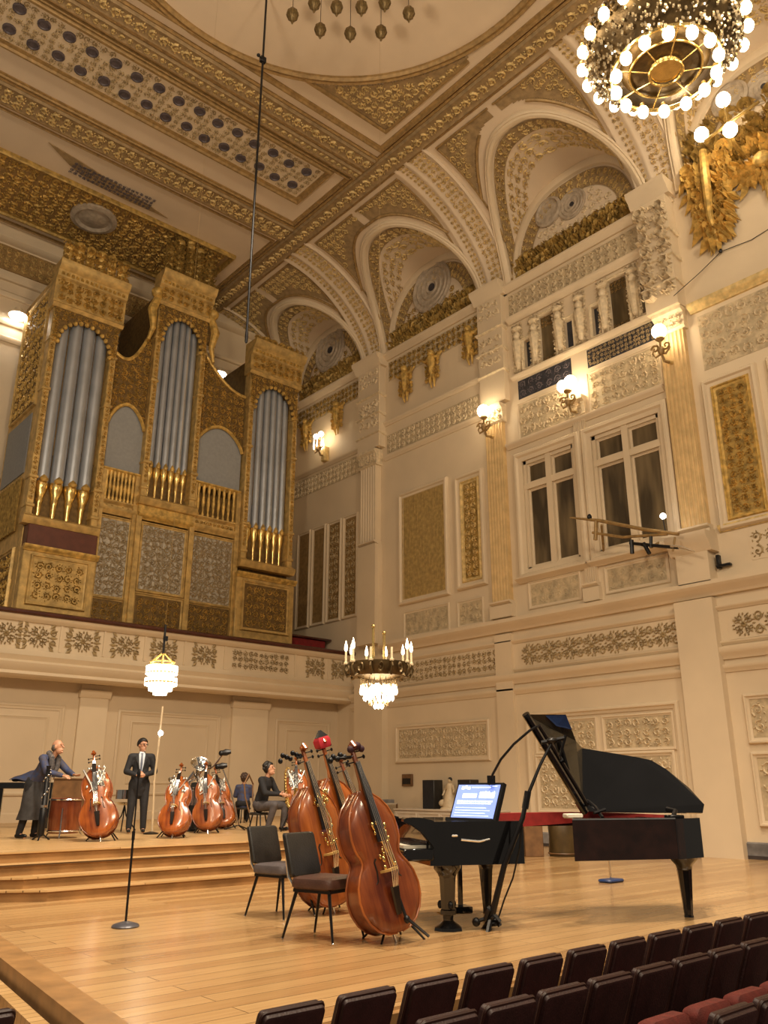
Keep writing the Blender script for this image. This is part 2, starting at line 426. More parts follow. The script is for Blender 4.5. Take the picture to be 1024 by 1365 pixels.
def wall_holes(mb, M, u0, u1, v0, v1, holes, depth):
    us = sorted({u0, u1, *[h[0] for h in holes], *[h[1] for h in holes]}); vs = sorted({v0, v1, *[h[2] for h in holes], *[h[3] for h in holes]})
    for i in range(len(us) - 1):
        for j in range(len(vs) - 1):
            a, b = (us[i] + us[i + 1]) / 2, (vs[j] + vs[j + 1]) / 2
            if any(h[0] < a < h[1] and h[2] < b < h[3] for h in holes): continue
            mb.add([M(us[i], vs[j], 0), M(us[i + 1], vs[j], 0), M(us[i + 1], vs[j + 1], 0), M(us[i], vs[j + 1], 0)], [(0, 1, 2, 3)])
    for h in holes:
        c = [(h[0], h[2]), (h[1], h[2]), (h[1], h[3]), (h[0], h[3])]
        for k in range(4):
            a, b = c[k], c[(k + 1) % 4]
            mb.add([M(*a, 0), M(*b, 0), M(*b, -depth), M(*a, -depth)], [(0, 1, 2, 3)])
WIN = [(9.95, 12.0, 7.15, 10.45), (12.6, 14.4, 7.15, 10.45)]
NICHE = [(9.75, 10.05, 13.35, 14.3), (10.45, 11.05, 13.3, 14.85), (11.35, 11.62, 13.35, 14.3), (12.3, 12.58, 13.35, 14.3), (12.92, 13.5, 13.3, 14.85), (13.8, 14.08, 13.35, 14.3)]
o = MB(); wall_holes(o, MR, .5, YB + .3, 0, Z0, WIN + NICHE, .22)
o.box(XR + .22, XR + .5, .5, YB + .3, 0, Z0)
tag(o.build('wall_right', CREAM, None, False), 'tall cream plaster side wall with windows and arches', 'wall', kind='structure')

o = MB(); o.box(3.5, XR + .3, YB, YB + .3, 4.2, HC)
wb = tag(o.build('wall_back', CREAM, None, False), 'cream back wall rising behind the organ', 'wall', kind='structure')
t = struct('trim_1', 'cream and gold cornice courses on the wall behind the organ', 'cornice')
MBk = MYw(YB)
for z, d in ((15.3, .10), (15.9, .14), (16.9, .12), (17.5, .2), (18.9, .3)):
    o = MB(); o.mould([(z, 0), (z, d * .6), (z + .08, d), (z + .16, d), (z + .22, d * .4), (z + .22, 0)], MBk, 3.5, XR, 1); o.build('moulding', CREAM, t)
o = MB(); plate(o, MBk, 3.5, XC, 17.9, 18.8, .06); o.mi = 1; scrolls(o, lambda u, v, h: MBk(u, v, h + .06), 3.5, XC, 17.95, 18.75, .42, .08, run=True)
o.build('gilded_frieze', [BROWN_T, GOLD_L], t)
o = MB(); plate(o, MBk, 14.3, XR, 14.9, 16.3, .05); o.mi = 1; scrolls(o, lambda u, v, h: MBk(u, v, h + .05), 14.3, XR, 15, 16.2, .5, .08)
o.build('scroll_frieze', [BROWN_T, GOLD], t)

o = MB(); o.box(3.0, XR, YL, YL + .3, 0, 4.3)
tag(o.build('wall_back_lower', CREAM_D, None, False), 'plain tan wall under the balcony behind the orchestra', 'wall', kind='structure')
MLw = MYw(YL)
for x0, x1, lab in ((8.95, 9.75, 'left'), (13.75, 15.05, 'right')):
    p = struct('pilaster', 'flat cream pilaster on the wall under the balcony, %s one' % lab, 'pilaster')
    o = MB(); plate(o, MLw, x0, x1, RZ, 4.1, .10); o.build('shaft', CREAM, p, False)
    o = MB(); plate(o, MLw, x0 - .06, x1 + .06, RZ, RZ + .35, .16); o.build('base', CREAM, p, False)
    o = MB(); o.mould([(3.75, 0), (3.75, .12), (3.85, .18), (3.95, .2), (3.95, 0)], MLw, x0 - .04, x1 + .04); o.build('capital', CREAM, p)
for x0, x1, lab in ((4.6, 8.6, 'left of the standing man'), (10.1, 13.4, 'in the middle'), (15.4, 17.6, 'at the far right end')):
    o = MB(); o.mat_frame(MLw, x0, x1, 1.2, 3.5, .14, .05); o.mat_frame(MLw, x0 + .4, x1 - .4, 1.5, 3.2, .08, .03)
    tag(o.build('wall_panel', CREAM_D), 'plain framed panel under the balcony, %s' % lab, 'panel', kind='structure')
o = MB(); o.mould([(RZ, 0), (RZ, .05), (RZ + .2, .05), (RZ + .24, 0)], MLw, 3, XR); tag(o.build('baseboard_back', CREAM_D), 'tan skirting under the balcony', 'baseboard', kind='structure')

# ------------------------------------------------------------------ balcony
b = struct('balcony', 'cream balcony with gilded rosettes below the organ', 'balcony')
o = MB(); o.box(3.0, XR, YF + .35, YB, 4.25, 4.95); o.box(3.0, XR, YF + .1, YF + .35, 4.2, 5.66); o.build('slab', CREAM, b, False)
MF = MYw(YF + .1)
for prof in ([(4.08, -.3), (4.08, .0), (4.16, .1), (4.24, .06), (4.34, .16), (4.44, .2), (4.5, .14), (4.62, .22), (4.72, .1), (4.78, .06), (4.78, -.02)],
             [(5.5, -.02), (5.5, .05), (5.56, .12), (5.62, .17), (5.66, .17), (5.66, -.02)]):
    o = MB(); o.mould(prof, MF, 3.0, XR); o.build('moulding', CREAM, b)
o = MB(); o.mould([(5.66, -.25), (5.66, .22), (5.7, .26), (5.75, .26), (5.79, .2), (5.79, -.25)], MF, 3.0, XR); o.build('handrail', DARKRAIL, b)
MFr = lambda u, v, h: MF(u, v, h + .01)
for k, (x, w) in enumerate(((6.6, .5), (7.42, .55), (8.6, .56), (9.8, .5), (10.98, .5), (12.3, .48), (14.3, 1.05), (16.4, .45), (17.35, .33))):
    o = MB()
    if w > .9: scrolls(o, MFr, x - w, x + w, 4.86, 5.44, .3, .05, leaves=8)
    else:
        rosette(o, MFr, x, 5.15, .3, .05); 
        for sg in (-1, 1):
            spiral(o, MFr, x + sg * w * .72, 5.28, w * .2, PI / 2, sg, 1.2, .2, .05); spiral(o, MFr, x + sg * w * .72, 5.0, w * .2, -PI / 2, -sg, 1.2, .2, .05)
            for q in range(5): leaf(o, MFr, x + sg * w * .5, 5.15 + (q - 2) * .12, (0 if sg > 0 else PI) + sg * (q - 2) * .35, w * .42, .05, .05)
    o.build('rosette', TAN_R, b)
for x in (7.0, 8.0, 9.2, 10.4, 11.65, 13.0, 15.6, 16.95):
    o = MB(); plate(o, MF, x - .03, x + .03, 4.8, 5.5, .035); o.build('divider', CREAM, b, False)
r = thing('red_box', 'low red velvet box on the balcony at its right end', 'box', (16.95, 23.9, 4.95))
o = MB(); o.box(-.8, .7, -.5, .6, 0, 1.35, .03); o.build('body', REDVELVET, r)
o = MB(); o.box(-.88, .9, -.6, .7, 1.35, 1.42, .02); o.build('top', DARKRAIL, r)

# ------------------------------------------------------------------ right wall: mouldings
def wall_mould(name, label, prof, y0, y1, m=CREAM):
    o = MB(); o.mould(prof, MR, y0, y1); return tag(o.build(name, m), label, 'moulding', kind='structure')
def cyma(z, h, d): return [(z, -.02), (z, d * .3), (z + h * .25, d * .45), (z + h * .45, d * .8), (z + h * .7, d), (z + h, d), (z + h, -.02)]
wall_mould('trim_2', 'lower dado moulding along the right wall', cyma(3.82, .16, .10), .5, YF)
wall_mould('trim_3', 'upper dado moulding along the right wall', cyma(4.1, .26, .18), .5, YF)
wall_mould('trim_4', 'moulding under the scroll frieze on the right wall', cyma(4.42, .08, .07), .5, YF)
wall_mould('trim_5', 'moulding above the scroll frieze on the right wall', cyma(5.2, .1, .10), .5, YF)
wall_mould('trim_6', 'deep cream sill cornice below the windows', cyma(5.55, .32, .34), .5, 20.5)
wall_mould('trim_7', 'cream cornice at the foot of the side arches', cyma(16.2, .22, .24), 8.8, YB)
wall_mould('trim_8', 'cream moulding over the gold grille panels', cyma(13.62, .14, .12), 15.9, 20.5)
wall_mould('trim_9', 'cream moulding under the scroll frieze over the grille', cyma(12.3, .16, .12), 15.9, 20.5)
wall_mould('trim_10', 'gilded cornice high on the wall at far right', cyma(12.72, .22, .22), .5, 8.75, GOLD_L)
wall_mould('trim_11', 'gilded moulding under the tall gold panel', cyma(6.98, .16, .12), .5, 8.75, GOLD_L)
wall_mould('trim_12', 'pale moulding on the wall beside the organ', cyma(13.1, .14, .14), 21.9, YB)
wall_mould('trim_13', 'cream moulding above the windows', cyma(10.95, .16, .16), 9.7, 14.9)
wall_mould('trim_14', 'cream moulding under the small dark openings', cyma(13.12, .14, .12), 9.7, 14.6)
wall_mould('trim_15', 'cream moulding over the small dark openings', cyma(15.05, .2, .2), 9.7, 14.6)
o = MB(); o.mould([(0, -.02), (0, .05), (.3, .05), (.34, -.02)], MR, .5, YL); o.mi = 1; o.mould([(0, .04), (0, .06), (.07, .06), (.07, .04)], MR, .5, YL)
tag(o.build('baseboard_right', [GREYBASE, DARKBASE], None, False), 'grey marble skirting along the right wall', 'baseboard', kind='structure')

def frieze(name, label, M, u0, u1, v0, v1, ms, cell, h=.05, ground=.012, run=True, rosettes=0, frame=None):
    o = MB(); plate(o, M, u0, u1, v0, v1, ground); o.mi = 1
    M2 = lambda u, v, q: M(u, v, q + ground)
    if rosettes:
        w = (u1 - u0) / rosettes
        for k in range(rosettes):
            rosette(o, M2, u0 + w * (k + .5), (v0 + v1) / 2, min((v1 - v0) * .46, w * .46), h)
            for sg in (-1, 1):
                vm = (v0 + v1) / 2; spiral(o, M2, u0 + w * k + .01, vm + sg * (v1 - v0) * .27, w * .15, -sg * PI / 2, sg, 1.2, .25, h)
                for q in (-1, 1): leaf(o, M2, u0 + w * k + .01, vm + sg * .05, sg * PI / 2 + q * .7, w * .28, .035, h)
    else: scrolls(o, M2, u0 + .02, u1 - .02, v0 + .02, v1 - .02, cell, h, run=run)
    if frame:
        o.mi = 2; o.mat_frame(M, u0 - frame[0], u1 + frame[0], v0 - frame[0], v1 + frame[0], frame[0], frame[1])
    return tag(o.build(name, list(ms)), label, 'relief', kind='structure')
CT = (CREAM, TAN_R, CREAM); CC = (GROUND_T, CREAM_R, CREAM)
frieze('scroll_frieze', 'pierced rosette frieze under the windows', MR, 9.45, 14.85, 4.52, 5.18, CT, .3, .05, rosettes=8)
frieze('scroll_frieze', 'pierced scroll frieze between grille and balcony', MR, 15.45, 21.9, 4.52, 5.16, CT, .3, .05, run=False)
frieze('scroll_frieze', 'pierced rosette frieze at the far right edge', MR, 5.2, 8.85, 4.52, 5.12, CT, .3, .05, rosettes=5)
frieze('scroll_frieze', 'cream scroll frieze over the gold grille', MR, 16.0, 20.4, 12.55, 13.25, CC, .36, .05)
frieze('scroll_frieze', 'cream scroll frieze on the wall beside the organ', MR, 21.9, YB, 12.3, 13.0, CC, .36, .05)
frieze('scroll_frieze', 'gold and cream frieze under the middle arch', MR, 15.9, 20.3, 15.35, 16.1, (GROUND_T, GOLD_D, CREAM), .36, .07)
frieze('scroll_frieze', 'gold and cream frieze under the arch beside the organ', MR, 21.9, YB, 15.35, 16.1, (GROUND_T, GOLD_D, CREAM), .36, .07)
frieze('scroll_frieze', 'cream scroll frieze under the nearest arch', MR, 9.7, 14.6, 15.35, 16.1, CC, .4, .07)
frieze('relief_panel', 'cream arabesque relief high on the wall at far right', MR, 5.0, 8.6, 11.1, 12.6, CC, .5, .06, run=False)
frieze('relief_panel', 'cream arabesque relief above the right-hand window', MR, 9.75, 11.9, 11.2, 12.3, CC, .45, .06, run=False, frame=(.06, .05))
frieze('relief_panel', 'cream arabesque relief above the left-hand window', MR, 12.6, 14.4, 11.2, 12.25, CC, .45, .06, run=False, frame=(.06, .05))
frieze('relief_panel', 'dark ironwork strip above the right-hand window', MR, 9.65, 11.9, 12.5, 13.05, (NAVY, TAN_R, CREAM), .2, .03, run=False)
frieze('relief_panel', 'dark blue painted strip above the left-hand window', MR, 12.45, 14.4, 12.45, 13.05, (NAVY, MEDAL, CREAM), .45, .02, run=False)
frieze('relief_panel', 'faded relief panel below the right-hand window', MR, 10.2, 11.85, 6.15, 6.7, (GROUND_T, GROUND_T, CREAM), .4, .02, run=False, frame=(.09, .05))
frieze('relief_panel', 'faded relief panel below the left-hand window', MR, 12.75, 14.35, 6.15, 6.75, (GROUND_T, GROUND_T, CREAM), .4, .02, run=False, frame=(.09, .05))
frieze('relief_panel', 'faded relief panel below the gold grille', MR, 17.6, 19.5, 6.0, 6.7, (GROUND_T, GROUND_T, CREAM), .4, .02, run=False, frame=(.08, .05))
frieze('relief_panel', 'small relief panel below the slim gold panel', MR, 16.2, 17.1, 6.0, 6.65, (GROUND_T, GROUND_T, CREAM), .4, .03, run=False, frame=(.08, .05))
frieze('relief_panel', 'scroll relief panel under the tall gold panel', MR, 5.2, 8.1, 6.2, 6.9, (CREAM, TAN_R, CREAM), .45, .05)
frieze('relief_panel', 'long framed cream relief low on the wall behind the basses', MR, 16.2, 19.85, 2.25, 3.1, CC, .32, .05, run=False, frame=(.14, .08))
frieze('relief_panel', 'framed round-wreath relief at the right edge', MR, 5.6, 8.6, 2.4, 3.2, CC, .5, .05, run=False, frame=(.12, .08))
frieze('relief_panel', 'tall framed relief near the floor at the right edge', MR, 5.6, 8.6, .75, 2.0, CC, .6, .05, run=False, frame=(.12, .08))
frieze('relief_panel', 'upper left relief behind the raised piano lid', MR, 12.6, 14.4, 2.3, 3.0, CC, .4, .05, run=False, frame=(.08, .05))
frieze('relief_panel', 'upper right relief behind the raised piano lid', MR, 10.5, 12.3, 2.3, 3.0, CC, .4, .05, run=False, frame=(.08, .05))
frieze('relief_panel', 'square lower relief behind the raised piano lid', MR, 13.2, 14.4, .9, 2.1, CC, .5, .04, run=False, frame=(.12, .06))
frieze('relief_panel', 'blank lower panel hidden by the piano lid', MR, 10.6, 12.6, .9, 2.1, CC, .5, .04, run=False, frame=(.12, .06))
o = MB(); o.mat_frame(MR, 10.25, 14.75, .6, 3.3, .16, .10); tag(o.build('trim_16', CREAM), 'large frame round the reliefs behind the piano', 'moulding', kind='structure')

# ------------------------------------------------------------------ windows
def window(n, label, y0, y1, z0, z1):
    w = struct('window_%d' % n, label, 'window')
    o = MB(); o.mat_frame(MR, y0 - .28, y1 + .28, z0 - .22, z1 + .28, .28, .14); o.build('surround', CREAM, w)
    Mi = MXw(XR + .12); o = MB(); zt = z1 - (z1 - z0) * .24; ym = (y0 + y1) / 2
    plate(o, Mi, y0, y0 + .1, z0, z1, .1); plate(o, Mi, y1 - .1, y1, z0, z1, .1); plate(o, Mi, y0, y1, z0, z0 + .12, .1); plate(o, Mi, y0, y1, z1 - .1, z1, .1)
    plate(o, Mi, ym - .09, ym + .09, z0, z1, .13); plate(o, Mi, y0, y1, zt - .09, zt + .09, .115)
    for a, c in ((y0 + .1, ym - .09), (ym + .09, y1 - .1)):
        for d, e in ((z0 + .12, zt - .09), (zt + .09, z1 - .1)): o.mat_frame(Mi, a, c, d, e, .06, .06)
    o.build('window_frame', CREAM, w)
    for a, c in ((y0 + .1, ym - .09), (ym + .09, y1 - .1)):
        for d, e in ((z0 + .12, zt - .09), (zt + .09, z1 - .1)):
            o = MB(); o.box(XR + .13, XR + .16, a, c, d, e); o.build('pane', GLASSD, w, False)
    o = MB(); o.mould(cyma(z0 - .32, .14, .26), MR, y0 - .32, y1 + .32); o.build('window_sill', CREAM, w)
window(1, 'right-hand tall four-pane window with dark glass', *WIN[0])
window(2, 'left-hand tall four-pane window with dark glass', *WIN[1])
for k, (y0, y1, z0, z1) in enumerate(NICHE):
    big = z1 > 14.5
    w = struct('window_%d' % (k + 3), ('small dark gallery opening, %s from the right' % ['first', 'second', 'third', 'fourth', 'fifth', 'sixth'][k]), 'window')
    o = MB(); o.box(XR + .12, XR + .2, y0, y1, z0, z1); o.build('pane', GLASSD if big else NAVY, w, False)
    o = MB(); o.mat_frame(MR, y0 - .09, y1 + .09, z0 - .06, z1 + .1, .09, .08); o.build('window_frame', CREAM_R, w)
    o = MB()
    if big:
        M2 = MXw(XR + .11); scrolls(o, M2, y0, y1, z1 - .35, z1, .18, .04); scrolls(o, M2, y0, y1, z0, z0 + .2, .18, .03)
        o.build('fretwork', BROWN_T, w)
for k, y in enumerate((9.72, 10.25, 11.2, 12.0, 12.75, 13.65, 14.3)):
    f = struct('figure_relief', 'cream carved figure between the gallery openings, %s from the right' % ['first', 'second', 'third', 'fourth', 'fifth', 'sixth', 'seventh'][k], 'relief')
    o = MB(); M2 = lambda u, v, h: MR(u, v, h)
    o.ball((XR - .05, y, 14.55), .13, (1, .9, 1.2), 8, 6); o.capsule((XR - .04, y, 14.3), (XR - .02, y, 13.5), .17, .1, 8); o.ball((XR - .06, y, 14.78), .16, (.8, 1.1, .6), 8, 5)
    scrolls(o, M2, y - .22, y + .22, 13.3, 15.0, .22, .12); f_ = o.build('figure', CREAM_R, f)

# ------------------------------------------------------------------ pilasters and piers on the right wall
def fluted(mb, y0, y1, z0, z1, d, n=6):
    pts = []; w = (y1 - y0) / n
    pts.append((y0, -.02)); pts.append((y0, d))
    for k in range(n):
        a = y0 + w * k
        pts += [(a + w * .18, d), (a + w * .3, d - .03), (a + w * .5, d - .042), (a + w * .7, d - .03), (a + w * .82, d)]
    pts += [(y1, d), (y1, -.02)]
    mb.loft([[MR(u, z, h) for u, h in pts] for z in (z0, z1)], True, True)
def pilaster(label, y0, y1, z0, z1, d, m, cap=None, base=.35, blocks=()):
    p = struct('pilaster', label, 'pilaster')
    o = MB(); fluted(o, y0, y1, z0, z1, d); o.build('shaft', m, p, True, .3)
    o = MB(); plate(o, MR, y0 - .07, y1 + .07, z0 - base, z0, d + .06); o.mould(cyma(z0 - .02, .14, d + .1), MR, y0 - .05, y1 + .05); o.build('base', CREAM, p)
    o = MB(); zc = z1; o.mould([(zc, -.02), (zc, d), (zc + .06, d + .06), (zc + .1, d + .02), (zc + .42, d + .05), (zc + .5, d + .14), (zc + .6, d + .14), (zc + .6, -.02)], MR, y0 - .08, y1 + .08)
    M2 = lambda u, v, h: MR(u, v, h + d + .03); scrolls(o, M2, y0 - .05, y1 + .05, zc + .08, zc + .46, .3, .08)
    o.build('capital', CREAM_R, p)
    return p
GOLDW = mat('gold_lit_plaster', (.70, .50, .24), .5, .1, .15, 4)  # gold light on these pilasters is put into the plaster colour
pilaster('gold-lit fluted pilaster right of the right-hand window', 8.95, 9.6, 7.1, 12.4, .16, GOLDW)
pilaster('gold-lit fluted pilaster between slim gold panel and windows', 15.0, 15.65, 6.3, 11.9, .16, GOLDW)
pilaster('narrow cream pilaster between the two tall windows', 12.12, 12.48, 6.3, 11.1, .10, CREAM)
p = pilaster('tall cream fluted pilaster at the end of the balcony', 20.75, 21.55, 9.3, 12.2, .26, CREAM, base=3.4)
def pier(label, y0, y1, z0, z1, d, m=CREAM, cap=True, relief=True):
    p = struct('wall_pier', label, 'pier')
    o = MB(); plate(o, MR, y0, y1, z0, z1, d); o.build('shaft', m, p, False)
    if cap:
        o = MB(); o.mould([(z1 - .3, -.02), (z1 - .3, d), (z1 - .2, d + .07), (z1 - .12, d + .1), (z1, d + .22), (z1 + .14, d + .24), (z1 + .14, -.02)], MR, y0 - .12, y1 + .12); o.build('capital', CREAM, p)
    if relief:
        o = MB(); M2 = lambda u, v, h: MR(u, v, h + d)
        scrolls(o, M2, y0 + .06, y1 - .06, z1 - 1.0, z1 - .35, .4, .06)
        for k in range(3): o.mould(cyma(z1 - 1.5 - k * .75, .12, d + .08 - k * .01), MR, y0 - .05, y1 + .05)
        scrolls(o, M2, y0 + .06, y1 - .06, z1 - 2.7, z1 - 1.6, .5, .08)
        o.build('carving', CREAM_R, p)
    return p
pier('cream carved pier between nearest and middle arches', 14.75, 15.75, 12.55, 16.5, .22)
pier('cream carved pier between middle arch and organ arch', 20.5, 21.7, 12.85, 16.3, .3)
pier('massive cream carved pier right of the nearest arch', 8.85, 9.75, 13.0, 16.6, .4)
o = MB(); M2 = lambda u, v, h: MR(u, v, h + .4); scrolls(o, M2, 8.8, 9.8, 13.3, 16.2, .4, .2, leaves=9)
tag(o.build('figure_relief', CREAM_R), 'cream carved figures stacked on the massive pier', 'relief', kind='structure')
pier('plain cream pier from floor to cornice right of the piano', 9.05, 10.0, 0, 5.5, .22, CREAM, False, False)
pier('plain cream block below the gold-lit pilaster by the windows', 8.95, 9.75, 5.85, 6.85, .34, CREAM, True, False)
pier('plain cream pier on the lower wall behind the piano lid', 15.1, 15.7, 0, 5.5, .10, CREAM, False, False)
pier('plain cream pier on the lower wall under the balcony corner', 20.4, 21.8, 0, 5.5, .25, CREAM, False, False)

# gold grille and gold panels on the right wall
g = struct('gold_grille', 'large square gold slatted grille panel on the side wall', 'grille')
o = MB(); o.mat_frame(MR, 17.45, 19.75, 7.0, 10.85, .2, .12); o.build('frame', CREAM, g)
o = MB(); plate(o, MR, 17.6, 19.6, 7.15, 10.7, .02); o.build('backing', GOLD_G, g, False)
o = MB()
for k in range(30): o.mould([(17.64 + k * .066, .0), (17.65 + k * .066, .05), (17.675 + k * .066, .06), (17.70 + k * .066, .0)], lambda u, v, h: MR(v, u, h), 7.18, 10.67)
o.build('slats', GRILLE, g)
def goldpanel(label, y0, y1, z0, z1, m=GOLD):
    g = struct('gilded_panel', label, 'panel')
    o = MB(); o.mat_frame(MR, y0 - .2, y1 + .2, z0 - .2, z1 + .2, .2, .14); o.build('surround', CREAM, g)
    o = MB(); o.mat_frame(MR, y0, y1, z0, z1, .12, .10); o.build('gilded_frame', m, g)
    o = MB(); plate(o, MR, y0, y1, z0, z1, .03); o.mi = 1
    M2 = lambda u, v, h: MR(u, v, h + .03); scrolls(o, M2, y0 + .14, y1 - .14, z0 + .14, z1 - .14, .32, .07, leaves=8)
    o.build('relief', [GOLD_D, m], g)
goldpanel('slim gold relief panel beside the slatted grille', 16.1, 16.9, 7.25, 10.5, GOLD_L)
goldpanel('bright tall gold relief panel at the right edge', 7.55, 8.5, 7.2, 10.6)
goldpanel('second tall gold relief panel cut by the right edge', 5.9, 6.9, 7.2, 10.6)
for k, y in enumerate((21.95, 22.9, 23.85, 24.8)):
    g = struct('wall_panel', 'tall dim panel on the wall beside the organ, %s from the right' % ['first', 'second', 'third', 'fourth'][k], 'panel')
    o = MB(); o.mat_frame(MR, y, y + .85, 7.0, 10.8, .12, .08); o.build('frame', CREAM, g)
    o = MB(); plate(o, MR, y + .1, y + .75, 7.1, 10.7, .02); o.mi = 1
    if k in (0, 1): scrolls(o, lambda u, v, h: MR(u, v, h + .02), y + .15, y + .7, 7.2, 10.6, .4, .05)
    o.build('panel_face', [BROWN_T, TAN_R], g)

# ------------------------------------------------------------------ cove, lunettes and ribs
BAYS = [(6.15, 2.3, 'arch cut by the right edge'), (12.05, 2.38, 'nearest arch over the windows'), (18.1, 2.32, 'middle arch over the gold grille'), (24.0, 2.25, 'far arch beside the organ')]
RIBS = [3.1, 9.15, 15.15, 21.15, 26.6]
cv = struct('ceiling_cove', 'curved cream cove between side wall and ceiling', 'cove')
o = MB()
def zlow(y):
    for yc, R, _ in BAYS:
        if abs(y - yc) < R: return Z0 + KA * R * max(0, 1 - abs((y - yc) / R) ** NA) ** (1 / NA)
    return Z0
ys = []
for yc, R, _ in BAYS: ys += [yc + R * aw(PI * k / 48) for k in range(49)]
ys += [2.0, 3, 9, 15, 21, YB + .2]; ys = sorted(set(round(y, 4) for y in ys)); NV = 14
vs = []; fs = []
for y in ys:
    a = min(.995, cove_v(zlow(y)))
    vs += [cove(y, a + (1 - a) * j / NV, 0) for j in range(NV + 1)]
for i in range(len(ys) - 1):
    for j in range(NV): fs.append((i * (NV + 1) + j, i * (NV + 1) + j + 1, (i + 1) * (NV + 1) + j + 1, (i + 1) * (NV + 1) + j))
o.add(vs, fs); o.build('cove_surface', CREAM_C, cv, True, 1.2)
for q, (yc, R, nm) in enumerate(BAYS):
    L = struct('arch_recess', 'gilded ' + nm, 'arch')
    XB = XR + .12
    def barrel(th, x, inn=0.0, yc=yc, R=R): return (x, yc + (R - inn) * aw(th), Z0 + KA * (R - inn) * ah(th))
    o = MB(); o.grid(lambda a, c: barrel(a * PI, cx(Z0 + KA * R * ah(a * PI)) + (XB - cx(Z0 + KA * R * ah(a * PI))) * c), 48, 6); o.build('vault', CREAM_C, L, True, 1.2)
    o = MB(); o.box(XR, XB + .1, yc - R - .05, yc + R + .05, Z0 - .1, Z0 + .02); o.build('sill', CREAM, L, False)
    o = MB(); o.grid(lambda a, c: barrel(a * PI, XB, R * (1 - c)), 40, 6); o.build('tympanum', CREAM_C, L, False)
    MT = lambda u, v, h: (XB - h, u, v)
    # white lip on the cove edge
    def lip0(th, t, yc=yc, R=R):
        z = min(Z0 + KA * (R + t) * ah(th), HC - .01); return V((cx(z), yc + (R + t) * aw(th), z))
    def lip(th, t, h):
        a = lip0(th, 0); d = (lip0(th, .03) - a).normalized(); z = min(a.z, HC - .05); A = XR - XC; v = cove_v(z)
        n = V(cove(a.y, v, 1.0)) - V(cove(a.y, v, 0.0)); q = a + d * t + n * h; return tuple(q)
    o = MB(); prof = [(-.02, -.05), (-.02, .06), (.05, .13), (.14, .14), (.19, .10), (.22, .12), (.27, .08), (.28, -.03)]
    o.loft([[lip(PI * k / 44, t, h) for t, h in prof] for k in range(45)], True, True); o.build('archivolt', CREAM, L)
    # gilded bands on the soffit
    arc = PI * R * 1.2
    def soff(u, v, h, arc=arc, R=R):
        th = u / arc * PI; x0 = cx(Z0 + KA * R * ah(th)); return barrel(th, min(x0 + .08 + v, XB), h)
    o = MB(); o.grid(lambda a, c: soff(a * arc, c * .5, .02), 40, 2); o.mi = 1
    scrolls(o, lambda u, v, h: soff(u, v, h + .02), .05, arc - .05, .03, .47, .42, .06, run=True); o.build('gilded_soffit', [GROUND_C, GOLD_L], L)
    o = MB(); o.mi = 0; scrolls(o, lambda u, v, h: soff(u, v, h + .01), .2, arc - .2, .62, 1.6, .5, .05); o.build('vault_scrolls', GOLD_L, L)
    o = MB(); o.loft([[barrel(PI * k / 44, XB - h, t) for t, h in [(0, 0), (.0, .1), (.1, .14), (.2, .1), (.22, 0)]] for k in range(45)], True, True); o.build('inner_moulding', CREAM, L)
    o = MB(); arc2 = PI * (R - .4) * 1.15
    def inner(u, v, h, arc2=arc2): return barrel(u / arc2 * PI, XB - h, .26 + v)
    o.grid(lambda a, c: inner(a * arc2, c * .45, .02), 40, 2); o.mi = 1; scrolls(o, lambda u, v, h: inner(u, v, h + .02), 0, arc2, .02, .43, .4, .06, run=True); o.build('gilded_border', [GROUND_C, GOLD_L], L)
    # rosette in the tympanum
    zr = Z0 + (1.75 if q < 2 else 1.85); rs = .5 if q < 2 else .95
    Mz = Matrix.Translation((XB, yc, zr)) @ Matrix.Rotation(-PI / 2, 4, 'Y')
    o = MB(); o.T = Mz @ Matrix.Scale(rs, 4); o.lathe([(1.0, 0), (1.0, .08), (.93, .12), (.86, .08), (.8, .06), (.74, .1), (.68, .06), (.55, .05), (.5, .1), (.42, .06), (.3, .05), (.26, .09), (.2, .04), (.14, .03)], 32); o.build('rosette', ROSE_G, L)
    o = MB(); o.T = Mz @ Matrix.Scale(rs, 4); o.lathe([(.15, .02), (.15, .07), (.05, .09), (.01, .09)], 14); o.build('rosette_eye', NAVY, L)
    if q in (0, 1):
        for sg in (1,):
            o = MB(); M_ = Matrix.Translation((XB, yc + .85, Z0 + 1.95)) @ Matrix.Rotation(-PI / 2, 4, 'Y'); o.T = M_
            o.lathe([(.5, 0), (.5, .08), (.42, .12), (.38, .05), (.1, .04), (.02, .05)], 20); o.build('medallion', ROSE_G, L)
    o = MB(); scrolls(o, MT, yc - 1.9, yc + 1.9, Z0 + .9, Z0 + 2.6, .42, .06, mask=lambda u, v: abs((u - yc) / (R - .8)) ** NA + ((v - Z0) / (KA * (R - .8))) ** NA < 1 and (u - yc) ** 2 + (v - zr) ** 2 > 1.05 * rs * rs + .05)
    o.build('tympanum_scrolls', GOLD_D if q > 1 else CREAM_R, L)
    # gilded balustrade of foliage at the foot of the arch
    bl = struct('gilded_balustrade', 'dark gilded foliage balustrade at the foot of the ' + nm, 'balustrade')
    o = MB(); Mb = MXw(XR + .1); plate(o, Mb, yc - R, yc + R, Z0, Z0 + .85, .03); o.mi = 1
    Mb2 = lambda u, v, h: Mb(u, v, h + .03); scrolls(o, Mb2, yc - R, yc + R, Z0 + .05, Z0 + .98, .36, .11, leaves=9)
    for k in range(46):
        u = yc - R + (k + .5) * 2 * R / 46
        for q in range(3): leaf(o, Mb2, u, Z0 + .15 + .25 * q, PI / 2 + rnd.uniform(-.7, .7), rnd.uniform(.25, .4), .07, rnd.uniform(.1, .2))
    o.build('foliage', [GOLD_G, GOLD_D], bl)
    # gilded triangles of the spandrels
    sp = struct('gilded_spandrel', 'pair of gilded triangular carvings over the ' + nm, 'spandrel')
